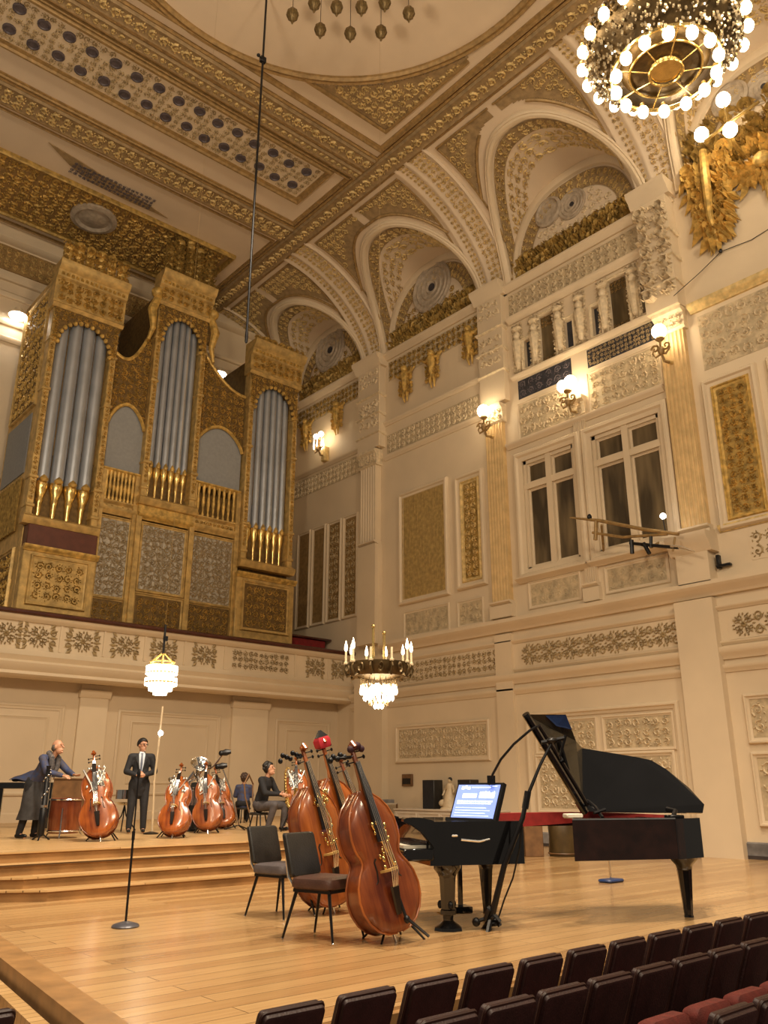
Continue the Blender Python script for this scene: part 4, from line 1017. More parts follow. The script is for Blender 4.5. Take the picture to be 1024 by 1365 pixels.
# ------------------------------------------------------------------ great ring chandelier
ch = thing('ring_chandelier', 'huge crystal ring chandelier with rows of glowing bulbs at upper right', 'chandelier', (8.8, 4.2, 11.0))
def ring_tube(o, r, z, t, n=48, m=6): o.loft([[((r + t * math.cos(2 * PI * j / m)) * math.cos(2 * PI * k / n), (r + t * math.cos(2 * PI * j / m)) * math.sin(2 * PI * k / n), z + t * math.sin(2 * PI * j / m)) for j in range(m)] for k in range(n)], True, False, True)
o = MB(); o.loft([[(r * math.cos(2 * PI * k / 48), r * math.sin(2 * PI * k / 48), z) for r, z in [(.72, -.2), (.84, -.08), (.94, .02), (1.02, .12), (1.03, .45), (.98, .5), (.9, .46), (.7, -.1)]] for k in range(48)], True, False, True)
for k in range(80):
    a = 2 * PI * k / 80
    for z in (.16, .28, .4): o.ball((1.04 * math.cos(a + z), 1.03 * math.sin(a + z), z), .035, (1, 1, 1), 5, 4)
o.build('outer_ring', BRONZE, ch)
o = MB(); ring_tube(o, .72, -.22, .03); ring_tube(o, .48, -.22, .018); ring_tube(o, .22, -.27, .02); o.lathe([(.02, -.24), (.2, -.24), (.22, -.2), (.18, -.1), (.05, -.08)], 20)
for k in range(8):
    a = 2 * PI * k / 8; o.tube([(.22 * math.cos(a), .22 * math.sin(a), -.26), (.48 * math.cos(a), .48 * math.sin(a), -.22), (.72 * math.cos(a), .72 * math.sin(a), -.2)], .010, 6)
o.build('inner_frame', BRASS, ch)
o = MB(); o.lathe([(.02, -.21), (.3, -.2), (.48, -.2), (.60, -.1), (.02, .0)], 32); o.build('centre_plate', BRONZE, ch)
o = MB(); r2 = random.Random(3)
for k in range(900):
    a = r2.uniform(0, 2 * PI); q = r2.uniform(.74, 1.06); z = -.22 + (q - .72) * 1.1 + r2.uniform(-.06, .04) if k % 3 else r2.uniform(.1, .5)
    s_ = r2.uniform(.014, .03); o.ball((q * math.cos(a), q * math.sin(a), z), s_, (1, 1, 1.7), 4, 3)
c_ = o.build('crystal_beads', CRYSTAL, ch, False); c_['kind'] = 'stuff'
o = MB()
for k in range(60):
    a = r2.uniform(0, 2 * PI); q = r2.uniform(.76, 1.05); o.ball((q * math.cos(a), q * math.sin(a), -.25 + (q - .72) * 1.1), .012, (1, 1, 1.5), 4, 3)
c_ = o.build('glowing_glint_beads', CRYSLIT, ch, False); c_['kind'] = 'stuff'  # emissive beads stand in for glints on the crystals
for n, r_, z, bs in ((22, 1.10, .16, .078), (14, .68, -.30, .08)):
    for k in range(n):
        a = 2 * PI * (k + .3) / n; x, y = r_ * math.cos(a), r_ * math.sin(a)
        o = MB(); o.ball((x, y, z), bs, (1, 1, 1.3), 10, 7); bb = o.build('bulb', BULB, ch)
        o = MB(); o.lathe([(.025, z + .07), (.035, z + .1), (.03, z + .15)], 8, (x, y, 0)); o.build('bulb_cup', GOLD, bb)
o = MB()
for k in range(6):
    a = 2 * PI * k / 6; o.tube([(.95 * math.cos(a), .95 * math.sin(a), .34), (.1 * math.cos(a), .1 * math.sin(a), 2.2)], .012, 5)
o.tube([(0, 0, 2.15), (0, 0, HC - 11.0)], .03, 8); o.build('suspension', GOLD_D, ch)

# candle chandelier in the middle of the picture
cc = thing('candle_chandelier', 'bronze candle chandelier with lit crystal bowl before the cream pilaster', 'chandelier', (9.13, 10.62, 3.05))
o = MB(); n = 40
o.loft([[(r * math.cos(2 * PI * k / n), r * math.sin(2 * PI * k / n), z) for r, z in [(.36, .1), (.44, .1), (.5, .2), (.52, .32), (.47, .33), (.4, .2)]] for k in range(n)], True, False, True)
o.lathe([(.02, .05), (.3, .1), (.38, .13), (.02, .16)], 24)
for k in range(10):
    a = 2 * PI * k / 10; o.tube([(.42 * math.cos(a), .42 * math.sin(a), .15), (.52 * math.cos(a), .52 * math.sin(a), .1), (.58 * math.cos(a), .58 * math.sin(a), .22), (.545 * math.cos(a), .545 * math.sin(a), .3)], [.03, .028, .022, .02], 6)
    spiral(o, lambda u, v, h, a=a: ((.53 + h) * math.cos(a + u), (.53 + h) * math.sin(a + u), v), .3, .22, .1, a, 1, 1.2, .3, .03)
o.build('bowl_ring', BRONZE, cc)
for k in range(10):
    a = 2 * PI * k / 10; x, y = .55 * math.cos(a), .55 * math.sin(a)
    o = MB(); o.lathe([(.035, .3), (.04, .33), (.02, .34), (.018, .5), (.018, .52)], 8, (x, y, 0)); cd_ = o.build('candle', mat('ivory_candle', (.8, .68, .45), .5) if k == 0 else bpy.data.materials['ivory_candle'], cc)
    if k not in (6, 7):
        o = MB(); o.lathe([(.005, .5), (.028, .55), (.026, .6), (.012, .66), (.002, .7)], 10, (x, y, 0)); o.build('flame_bulb', BULB, cd_)
for x, y, h in ((-.08, .05, .95), (.12, 0, .85)):
    o = MB(); o.tube([(x, y, .15), (x, y, h)], .022, 8); o.ball((x, y, h), .035, (1, 1, 1), 8, 6); o.build('rod', BRASS, cc)
for lev, (r_, z, n) in enumerate(((.3, .02, 20), (.3, -.1, 20), (.24, -.2, 16), (.15, -.28, 12), (.07, -.33, 7))):
    o = MB()
    for k in range(n):
        a = 2 * PI * (k + .5 * (lev % 2)) / n; o.lathe([(.004, z - .09), (.022, z - .05), (.01, z), (.004, z + .06)], 6, (r_ * math.cos(a), r_ * math.sin(a), 0))
    t_ = o.build('crystal_tier', CRYSTAL if lev in (0, 3) else CRYSLIT, cc, False)
for x, y in ((-.1, -.08), (.12, -.06), (.0, .12)):
    o = MB(); o.ball((x, y, -.1), .085, (1, 1, 1), 12, 8); o.build('bulb', BULB, cc)
o = MB(); o.tube([(0, 0, .15), (0, 0, HC - 3.05)], .0015, 5); o.build('cable', BROWN_T, cc)

# small crystal chandelier in front of the balcony
k_ = thing('crystal_chandelier', 'small bright two-tier crystal chandelier before the balcony', 'chandelier', (6.45, 13.1, 3.05))
o = MB(); ring_tube(o, .245, .18, .018, 28); ring_tube(o, .25, .02, .02, 28); ring_tube(o, .2, .36, .012, 24)
for k in range(6):
    a = 2 * PI * k / 6; o.tube([(.24 * math.cos(a), .24 * math.sin(a), .02), (.22 * math.cos(a), .22 * math.sin(a), .34), (.03 * math.cos(a), .03 * math.sin(a), .5)], .008, 5)
o.build('frame', GOLD, k_)
for nm, r_, z, hh, n in (('upper_tier', .235, .22, .15, 26), ('lower_tier', .24, .03, .13, 26), ('lower_tier', .17, -.07, .1, 18), ('lower_tier', .09, -.14, .09, 10)):
    o = MB()
    for k in range(n):
        a = 2 * PI * k / n; o.box(r_ * math.cos(a) - .022, r_ * math.cos(a) + .022, r_ * math.sin(a) - .022, r_ * math.sin(a) + .022, z - hh * .5, z + hh * .5, .008)
    o.build(nm, CRYSLIT, k_, False)
for k in range(4):
    a = PI / 2 * k; o = MB(); o.ball((.1 * math.cos(a), .1 * math.sin(a), .15), .06, (1, 1, 1.2), 8, 6); o.build('bulb', BULB, k_)
o = MB(); o.tube([(0, 0, .48), (0, 0, 1.0)], .02, 8); o.box(-.01, .05, -.03, .03, .72, .8); o.build('stem', BLACKM, k_)
o = MB(); o.tube([(0, 0, 1.0), (0, 0, HC - 3.05)], .0015, 5); o.build('cable', BROWN_T, k_)

# hanging pole microphone
P = at_z(356, -14, HC)
hm = thing('hanging_microphone', 'long black microphone pole hanging from the ceiling past the organ', 'microphone', (P[0], P[1], 0))
zb = 10.0
o = MB(); o.tube([(0, 0, HC), (0, 0, zb + .25)], .026, 8); o.build('pole', BLACKM, hm)
o = MB(); o.lathe([(.01, zb), (.03, zb + .03), (.035, zb + .15), (.028, zb + .28)], 10); o.build('microphone', BLACKM, hm)
o = MB(); o.box(-.07, .07, -.05, .05, 17.35, 17.5, .01); o.tube([(0, 0, 17.42), (-.14, -.05, 17.42)], .02, 6); o.ball((-.15, -.05, 17.42), .045, (1, 1, 1), 8, 6); o.build('clamp', BLACKM, hm)

# microphone boom bracketed to the window wall
X = 17.1
q = lambda px, py, dx=0: tuple(at_x(px, py, X + dx) - V((XR, 10.5, 7.2)))
bm_ = thing('microphone_boom', 'spidery boom of rods and microphones fixed in front of the windows', 'boom', (XR, 10.5, 7.2))
o = MB(); o.tube([q(760, 690), q(800, 694), q(860, 706), q(905, 712)], [.02, .045, .045, .04], 8); o.tube([q(790, 710), q(830, 716), q(890, 712)], .035, 8); o.build('upper_rod', BROWN_T, bm_)
o = MB(); o.tube([q(862, 728), q(840, 724), q(880, 728), q(905, 730)], .04, 8); o.tube([q(842, 720), q(843, 738)], .05, 8); o.tube([q(858, 724), q(866, 738)], .05, 8); o.tube([q(868, 715), q(868, 730)], .04, 8); o.build('microphone_cluster', BLACKM, bm_)
o = MB(); o.tube([q(895, 728), q(910, 730), q(926, 735)], [.05, .04, .02], 8); o.build('microphone', SILVER, bm_)
o = MB(); o.tube([q(795, 694), q(794, 720)], .05, 8); o.tube([q(802, 700), (-.02, 1.4, .0)], .03, 8); o.tube([q(900, 716), q(897, 735)], .025, 6); o.tube([q(868, 730), (-.02, -.2, -.1)], .03, 8); o.build('bracket', BROWN_T, bm_)
o = MB(); o.ball(q(786, 689), .06, (1, 1, 1.3), 8, 6); o.build('knob', BLACKM, bm_)
o = MB(); o.ball(q(884, 688), .07, (1, 1, 1), 12, 8); o.build('lamp', SPOTLIT, bm_)
o = MB(); o.tube([q(884, 692), q(888, 712)], .015, 6); o.build('lamp_stem', BLACKM, bm_)
wc = thing('wall_bracket', 'small black bracket on the wall right of the windows', 'bracket', (XR, 8.85, 6.2))
o = MB(); o.box(-.12, 0, -.04, .04, -.06, .26, .01); o.box(-.15, -.04, -.3, .04, -.04, .02, .01); o.build('body', BLACKM, wc)
fx = thing('cable_fixing', 'thin dark cable pinned across the bare wall at upper right', 'cable', (XR, 8.0, 14))
o = MB(); o.tube([(-.5, .9, -.85), (-.2, .3, -.35), (-.06, -.25, .05), (-.04, -1.0, -.02), (-.04, -2.5, .2)], .010, 5); o.build('cable', BLACKM, fx)
o = MB(); o.ball((-.08, -.25, .06), .05, (1, 1, 1.3), 6, 5); o.build('pin', BLACKM, fx)
# ------------------------------------------------------------------ stage edge and hall floor
Lx = lambda y: 2.95 - (8.81 - y) * .116
def edge_prism(name, m, a0, a1, z0, z1, y0, y1, parent):
    o = MB(); o.prism([(Lx(y0) - a0, y0), (Lx(y1) - a0, y1), (Lx(y1) - a1, y1), (Lx(y0) - a1, y0)], lambda u, v, h: (u, v, h), z0, z1); return o.build(name, m, parent, False)
se = struct('stage_edge', 'raised oak kerb along the left edge of the stage', 'kerb')
edge_prism('kerb', OAK, .0, .22, -.3, .09, 4.75, 13, se); edge_prism('groove', DARKBASE, .22, .26, -.3, -.06, 4.75, 13, se); edge_prism('lower_kerb', TREADW, .26, .36, -.3, -.02, 4.75, 13, se)
ss = struct('side_steps', 'brown wooden steps beside the stage kerb at lower left', 'steps')
for k in range(9):
    y1 = 9.2 - k * .42
    o = MB(); o.box(.2, Lx(y1) - .36, y1 - .42, y1, -.9, -.10 - k * .05); o.build('tread', RISERW if k % 2 else OAK, ss, False)
    o = MB(); o.box(.2, Lx(y1) - .36, y1 - .45, y1 - .40, -.13 - k * .05, -.09 - k * .05); o.build('nosing', TREADW, ss, False)
o = MB(); o.box(-3, XR, -2, 4.7, -.95, -.79); tag(o.build('audience_floor', mat('dark_red_carpet', (.05, .012, .01), .9), None, False), 'dark red floor under the theatre seats', 'floor', kind='structure')
o = MB(); o.box(2.4, XR, 4.68, 4.75, -.9, -.02); tag(o.build('stage_front', OAK, None, False), 'oak front board of the stage behind the seats', 'stage front', kind='structure')

# ------------------------------------------------------------------ theatre seats
def rrect(w, h, r, n=5, taper=0.0):
    pts = []
    for cx_, cy_, a0 in ((w / 2 - r, h - r, 0), (-w / 2 + r, h - r, PI / 2), (-w / 2 + r, r, PI), (w / 2 - r, r, 1.5 * PI)):
        for k in range(n + 1):
            a = a0 + PI / 2 * k / n; pts.append((cx_ + r * math.cos(a), cy_ + r * math.sin(a)))
    return [(x * (1 - taper * (1 - y / h)), y) for x, y in pts]
seat0 = None
def make_seat(label):
    s = thing('theatre_seat', label, 'theatre seat', (0, 0, -.79), group='maroon theatre seats in rows before the stage')
    tl = math.radians(21)
    Mb = lambda u, v, h: (u, -math.sin(tl) * v - math.cos(tl) * h, .40 + math.cos(tl) * v - math.sin(tl) * h)
    o = MB(); P = [(x, y + .03 * (2 * x / .46) ** 2 * (y / .62) ** 4) for x, y in rrect(.425, .62, .035, 4, .03)]
    rings = [[Mb(u * k, .31 + (v - .31) * k, h) for u, v in P] for k, h in ((.93, -.05), (.99, -.045), (1, -.03), (1, .02), (.985, .035), (.95, .04))]
    o.loft(rings, True, True); bk = o.build('backrest', MAROON, s)
    o = MB(); o.tube([Mb(u * 1.01, .31 + (v - .31) * 1.01, .0) for u, v in P + P[:1]], .013, 6); o.build('edge_trim', SEATWOOD, bk)
    o = MB(); Pc = rrect(.40, .46, .06)
    o.loft([[(u * k, -.02 + .46 * .5 + (v - .23) * k, .38 + h + (v * .06)) for u, v in Pc] for k, h in ((.9, 0), (1, .03), (1, .09), (.94, .12), (.8, .13))], True, True); o.build('seat_cushion', SEATRED, s)
    for sg in (-1, 1):
        o = MB(); o.box(sg * .228 - .02, sg * .228 + .02, -.1, .36, .58, .62, .012); o.build('armrest', SEATWOOD, s)
        o = MB(); o.box(sg * .228 - .018, sg * .228 + .018, -.06, .3, 0, .58, .008); o.build('side_support', BLACKM, s)
    return s
def place_seat(label, x, y, rz=0):
    global seat0
    if seat0 is None: seat0 = make_seat(label); seat0.location = (x, y, -.79); return seat0
    return dup(seat0, label, (x, y, -.79), rz)
for k in range(12): place_seat('maroon theatre seat in the row nearest the stage, %s from the left' % ORD[k], 3.15 + k * .56, 4.63)
for k in range(10): place_seat('maroon theatre seat in the second row from the stage, %s from the left' % ORD[k], 3.68 + k * .51, 3.91)
first3 = None
for k in range(6):
    s3 = place_seat('third-row maroon theatre seat with red cushion, %s from the left' % ORD[k], 5.0 + k * .51, 2.95)
    cu = [c for c in s3.children if c.name.startswith('seat_cushion')][0]     # the third row's seats are tipped up
    if first3 is None:
        o = MB(); Pc = rrect(.42, .52, .06); o.loft([[(u * q, .16 + h, .37 + .26 + (v - .26) * q) for u, v in Pc] for q, h in ((.85, 0), (1, .03), (1, .11), (.92, .15), (.8, .16))], True, True); first3 = o.build('tipped_cushion', SEATRED, s3)
    else:
        cc_ = first3.copy(); COL.objects.link(cc_); cc_.parent = s3
    bpy.data.objects.remove(cu)
place_seat('lone dark theatre seat at the bottom left corner', 1.72, 5.62)

# ------------------------------------------------------------------ grand piano
PL = V((6.70, 6.61, 0)); PR = math.atan2(-.435, .9)
pn = thing('grand_piano', 'black grand piano with raised lid and red rail, right of the basses', 'piano', PL, PR)
def pp(name, m, o, smooth=True, parent=None): return o.build(name, m, parent or pn, smooth)
Mz = lambda u, v, h: (u, v, h)
o = MB(); o.prism([(-.24, 0), (.82, 0), (.88, .3), (.86, 1.0), (.8, 1.36), (-.24, 1.36)], Mz, .63, 1.06); pp('keyboard_case', BLACKL, o, False)
for y in (-.02, 1.30):
    o = MB(); o.loft([[(x, y, z), (x, y + .09, z), (x, y + .09, z2), (x, y, z2)] for x, z, z2 in ((-.20, .8, 1.07), (-.26, .88, 1.085), (-.33, .96, 1.10), (-.42, 1.02, 1.105), (-.5, 1.05, 1.10), (-.53, 1.065, 1.085))], True, True); pp('cheek_arm', BLACKL, o)
o = MB(); o.box(-.53, -.2, -.02, 1.38, .68, .80, .015); pp('keybed', BLACKL, o)
for k in range(52):
    y = .1 + k * 1.17 / 52
    o = MB(); o.box(-.5, -.25, y + .0008, y + .0217, .80, .825); pp('white_key', KEYW, o, False)
for k in range(51):
    if k % 7 in (2, 6): continue
    y = .1 + (k + 1) * 1.17 / 52
    o = MB(); o.box(-.42, -.25, y - .006, y + .006, .82, .84); pp('black_key', EBONY, o, False)
o = MB(); o.box(-.25, -.22, .08, 1.28, .80, 1.0); pp('fallboard', BLACKL, o, False)
# treble-side trim, latch and pedal bits on the case
o = MB(); o.tube([(.1, -.012, .88), (.3, -.02, .86), (.42, -.012, .88)], .012, 6); o.tube([(.0, -.01, .92), (.06, -.01, .92)], .012, 6); pp('case_handle', SILVER, o)
# tail block
tail = [(1.42, .02), (2.72, 0), (3.14, .18), (3.45, .72), (3.3, 1.15), (2.4, 1.28)]
o = MB(); o.prism(tail, Mz, .64, 1.06); rim = pp('rim', RIMWOOD, o, False)
o = MB(); o.prism([(2.70, -.004), (3.146, .172), (3.458, .72), (3.31, 1.16), (2.6, 1.2)], Mz, .635, 1.065); pp('tail_case', BLACKL, o, False, )
o = MB(); o.prism([(1.42, .012), (2.70, -.01), (2.70, .06), (1.42, .08)], Mz, 1.06, 1.075); pp('rim_edge', SILVER, o, False)
# red felt rail joining case and tail
o = MB(); o.loft([[(x, y - .07, z0), (x, y + .08, z0), (x, y + .08, z1), (x, y - .07, z1)] for x, y, z0, z1 in ((.55, .95, .93, 1.10), (1.2, .95, .96, 1.115), (1.9, .9, 1.0, 1.12), (2.7, .8, 1.05, 1.10), (3.1, .7, 1.06, 1.08))], True, True); pp('red_felt_rail', REDFELT, o)
o = MB(); o.box(.8, 2.5, 1.2, 1.28, .95, 1.05); pp('back_rim', RIMWOOD, o, False)
# legs
def leg(x, y, zt, foot=True):
    o = MB(); o.lathe([(.02, zt), (.15, zt), (.15, zt - .05), (.11, zt - .1), (.09, zt - .14), (.075, .2), (.085, .19), (.085, .15), (.06, .14), (.055, .09)], 8, (x, y, 0)) if foot else o.lathe([(.02, zt), (.17, zt), (.16, zt - .04), (.10, zt - .1), (.085, zt - .16), (.05, .03), (.055, .0)], 8, (x, y, 0))
    l = pp('leg', BLACKL, o)
    if foot:
        o = MB(); o.lathe([(.05, .1), (.07, .08), (.15, .03), (.155, 0), (.02, 0)], 8, (x, y, 0)); o.build('caster_foot', BLACKL, l)
        for a in (.5, 2.6, 4.7):
            o = MB(); o.ball((x + .085 * math.cos(a), y + .085 * math.sin(a), .24), .03, (1, 1, 1.4), 8, 6); o.build('knob', BLACKM, l)
leg(.0, .16, .64); leg(.85, 1.2, .64, False); leg(2.95, .3, .65, False)
o = MB(); o.tube([(.3, .6, .63), (.3, .6, .15)], .03, 8); o.box(.2, .4, .48, .72, .1, .17, .01); pp('pedal_lyre', BLACKL, o)
for k in range(3):
    o = MB(); o.box(.05, .22, .52 + k * .07, .55 + k * .07, .09, .105, .004); pp('pedal', BRASS, o)
# lid
def slab(name, pts, th, m_top, m_under, parent=None):
    """pts: planar-ish outline in piano space; thickness away from the viewer"""
    a, b_, c = V(pts[0]), V(pts[1]), V(pts[2]); n = (b_ - a).cross(c - a).normalized()
    if n.y < 0: n = -n
    o = MB(); k = len(pts); vs = [tuple(V(p)) for p in pts] + [tuple(V(p) + n * th) for p in pts]
    o.add(vs, [tuple(range(k))[::-1], tuple(range(k, 2 * k))] + [(i, (i + 1) % k, k + (i + 1) % k, k + i) for i in range(k)])
    return pp(name, m_under, o, False, parent)
lid = slab('lid', [(1.92, .70, 1.13), (3.58, .72, 1.10), (3.63, .74, 1.20), (3.52, .86, 1.40), (3.30, .97, 1.62), (3.12, 1.02, 1.735), (2.95, 1.03, 1.77), (2.13, 1.0, 1.875)], .05, BLACKL, BLACKL)
slab('lid_flap', [(1.92, .70, 1.12), (1.12, .45, 2.225), (1.74, .62, 2.25), (1.98, .86, 1.95), (2.13, 1.0, 1.875)], .045, BLACKL, LIDUNDER)
o = MB(); o.tube([(1.93, .66, 1.12), (1.5, .53, 1.70), (1.11, .42, 2.23)], .045, 8); pp('flap_edge', BLACKL, o)
o = MB(); o.tube([(1.98, .70, 1.2), (1.58, .57, 1.75), (1.3, .48, 2.1)], .03, 8); pp('flap_batten', EBONY, o)
o = MB(); o.add([(1.42, .525, 2.225), (1.735, .61, 2.243), (1.86, .72, 2.08), (1.6, .61, 2.11)], [(0, 1, 2, 3)]); o.add([(1.42, .53, 2.225), (1.735, .615, 2.243), (1.86, .725, 2.08), (1.6, .615, 2.11)], [(3, 2, 1, 0)]); pp('blue_patch', BLUEP, o, False)  # flat dark blue patch laid on the lid flap
o = MB(); o.box(2.6, 3.05, .86, .88, 1.16, 1.2); pp('hinge', BRASS, o, False)
o = MB(); o.tube([(1.98, .35, 1.07), (1.98, .5, 1.18), (2.0, .72, 1.25)], .022, 6); o.tube([(1.9, .4, 1.12), (2.06, .42, 1.16)], .02, 6); pp('lid_prop', BLACKM, o)
o = MB(); o.tube([(1.60, .55, 1.72), (1.75, .7, 1.6), (1.62, .62, 1.95)], .03, 6); pp('flap_strut', BLACKM, o)
o = MB(); o.tube([(2.75, .12, 1.07), (2.85, .2, 1.14), (2.8, .3, 1.16)], .03, 6); o.box(2.72, 2.9, .1, .25, 1.06, 1.1, .01); pp('tail_latch', BLACKM, o)
nb = thing('folded_cloth', 'small folded white cloth on the rim of the piano', 'cloth', PL + V((1.5 * .9 + .15 * .435, -1.5 * .435 + .15 * .9, 1.076)), PR)
o = MB(); o.box(-.1, .1, -.06, .06, 0, .05, .012); o.build('cloth', KEYW, nb)
# cable hanging under the case etc.
# tablet on the music desk
n = V((-.885, -.464, 0)); wv = V((.464, -.885, 0)); tlt = math.radians(24)
upv = (V((0, 0, 1)) * math.cos(tlt) - n * math.sin(tlt))
nn = wv.cross(upv).normalized()
if nn.dot(n) < 0: nn = -nn
tb = thing('tablet_screen', 'large glowing blue tablet of sheet music on the piano', 'tablet', PL + Matrix.Rotation(PR, 3, 'Z') @ V((.36, .36, 1.06)), PR)
def tp(a, b_, h): return tuple(wv * a + upv * b_ + nn * h)
W2, HT = .33, .42
o = MB(); o.prism([(-W2, 0.0), (W2 + .02, 0.0), (W2 + .02, HT + .01), (-W2, HT + .01)], lambda u, v, h: tp(u, v, h), -.05, 0); o.build('casing', BLACKM, tb, False)
o = MB(); o.prism([(-W2 + .02, .02), (W2 - .02, .02), (W2 - .02, HT - .015), (-W2 + .02, HT - .015)], lambda u, v, h: tp(u, v, h), 0, .003); scr = o.build('screen', SCREEN, tb, False)
o = MB(); T_ = lambda u, v, h: tp(u, v, h + .003); r3 = random.Random(5)
def bar(u0, u1, v0, v1): o.prism([(u0, v0), (u1, v0), (u1, v1), (u0, v1)], T_, 0, .002)
bar(-.25, -.21, .35, .385); bar(-.2, -.17, .36, .395); bar(-.16, -.12, .35, .38); bar(-.1, .18, .37, .378); bar(.2, .27, .385, .39)
bar(-.21, -.0, .25, .30); bar(.04, .26, .25, .31)
for k in range(9): bar(.04 + k * .025, .055 + k * .025, .30, .30 + r3.uniform(.01, .03))
for row in range(2):
    u = -.27
    while u < .24:
        w_ = r3.uniform(.015, .05); bar(u, u + w_, .205 - row * .025, .22 - row * .025); u += w_ + .01
for row in range(4): bar(-.27, .24 - .06 * (row % 2), .045 + row * .03, .049 + row * .03)
o.build('sheet_lines', SCREENW, scr, False)
o = MB(); o.prism([(-W2, -.03), (W2 + .02, -.03), (W2 + .02, .0), (-W2, .0)], lambda u, v, h: tp(u, v, h), -.06, .06); o.build('music_ledge', BLACKL, tb, False)

# tall boom stand by the piano
bs = thing('boom_stand', 'tall black boom stand with gooseneck leaning against the piano', 'stand', tuple(at_z(655, 1240, 0)))
B0 = at_z(655, 1240, 0)
def bl(px, py, k):   # a point k metres farther along the view than the foot
    d = ray(px, py); hd = V((d.x, d.y, 0)).length; dist = V((B0.x, B0.y, 0)).length + k; return V(CAM + d * (dist / hd)) - B0
o = MB(); o.tube([bl(655, 1225, .0), bl(672, 1155, -.1), bl(697, 1090, -.05), bl(703, 1060, .0)], [.035, .03, .026, .024], 8); o.build('lower_pole', BLACKM, bs)
o = MB(); o.tube([bl(703, 1062, .0), bl(720, 1020, .05), bl(738, 985, .1)], [.02, .017, .015], 8); o.build('upper_pole', BLACKM, bs)
o = MB(); o.tube([bl(700, 1078, -.02), bl(704, 1055, .0)], .036, 8); o.ball(bl(737, 987, .1), .06, (1.4, 1, .6), 8, 6); o.tube([bl(722, 990, .08), bl(752, 984, .12)], .025, 6); o.build('clutch', BLACKM, bs)
o = MB(); o.tube([bl(738, 985, .1), bl(746, 1010, .12), bl(754, 980, .12)], .02, 6); o.build('tilt_bracket', BLACKM, bs)
o = MB(); o.tube([bl(652, 1046, .25), bl(657, 1032, .2), bl(668, 1012, .15), bl(685, 992, .1), bl(706, 974, .08), bl(716, 968, .08)], .014, 8); o.build('gooseneck', BLACKM, bs)
o = MB(); o.box(*[c for t in ((-.035, .035), (-.03, .03), (-.05, .05)) for c in t]); o.v = [tuple(V(p) + bl(655, 1040, .25)) for p in o.v]; o.build('microphone_clip', BLACKM, bs, False)
o = MB(); r4 = random.Random(2)
for k in range(8):
    o.tube([bl(652 + r4.uniform(-8, 10), 1215 + r4.uniform(-10, 18), r4.uniform(-.05, .05)), bl(655 + r4.uniform(-8, 12), 1225 + r4.uniform(-8, 10), r4.uniform(-.05, .05))], .025, 6)
o.ball(bl(635, 1229, 0), .045, (1, 1, 1), 8, 6); o.tube([bl(636, 1228, 0), bl(655, 1222, 0)], .02, 6); o.tube([bl(655, 1222, 0), bl(649, 1250, -.12)], .028, 6); o.tube([bl(660, 1222, 0), bl(667, 1232, .12)], .02, 6); o.tube([bl(655, 1222, 0), bl(643, 1240, .1)], .02, 6); o.build('tripod_base', BLACKM, bs)
o = MB(); o.tube([bl(697, 1090, -.06), bl(693, 1130, -.04), bl(684, 1170, 0), bl(672, 1200, .02), bl(664, 1225, .02)], .009, 6); o.build('cable', BLACKM, bs)

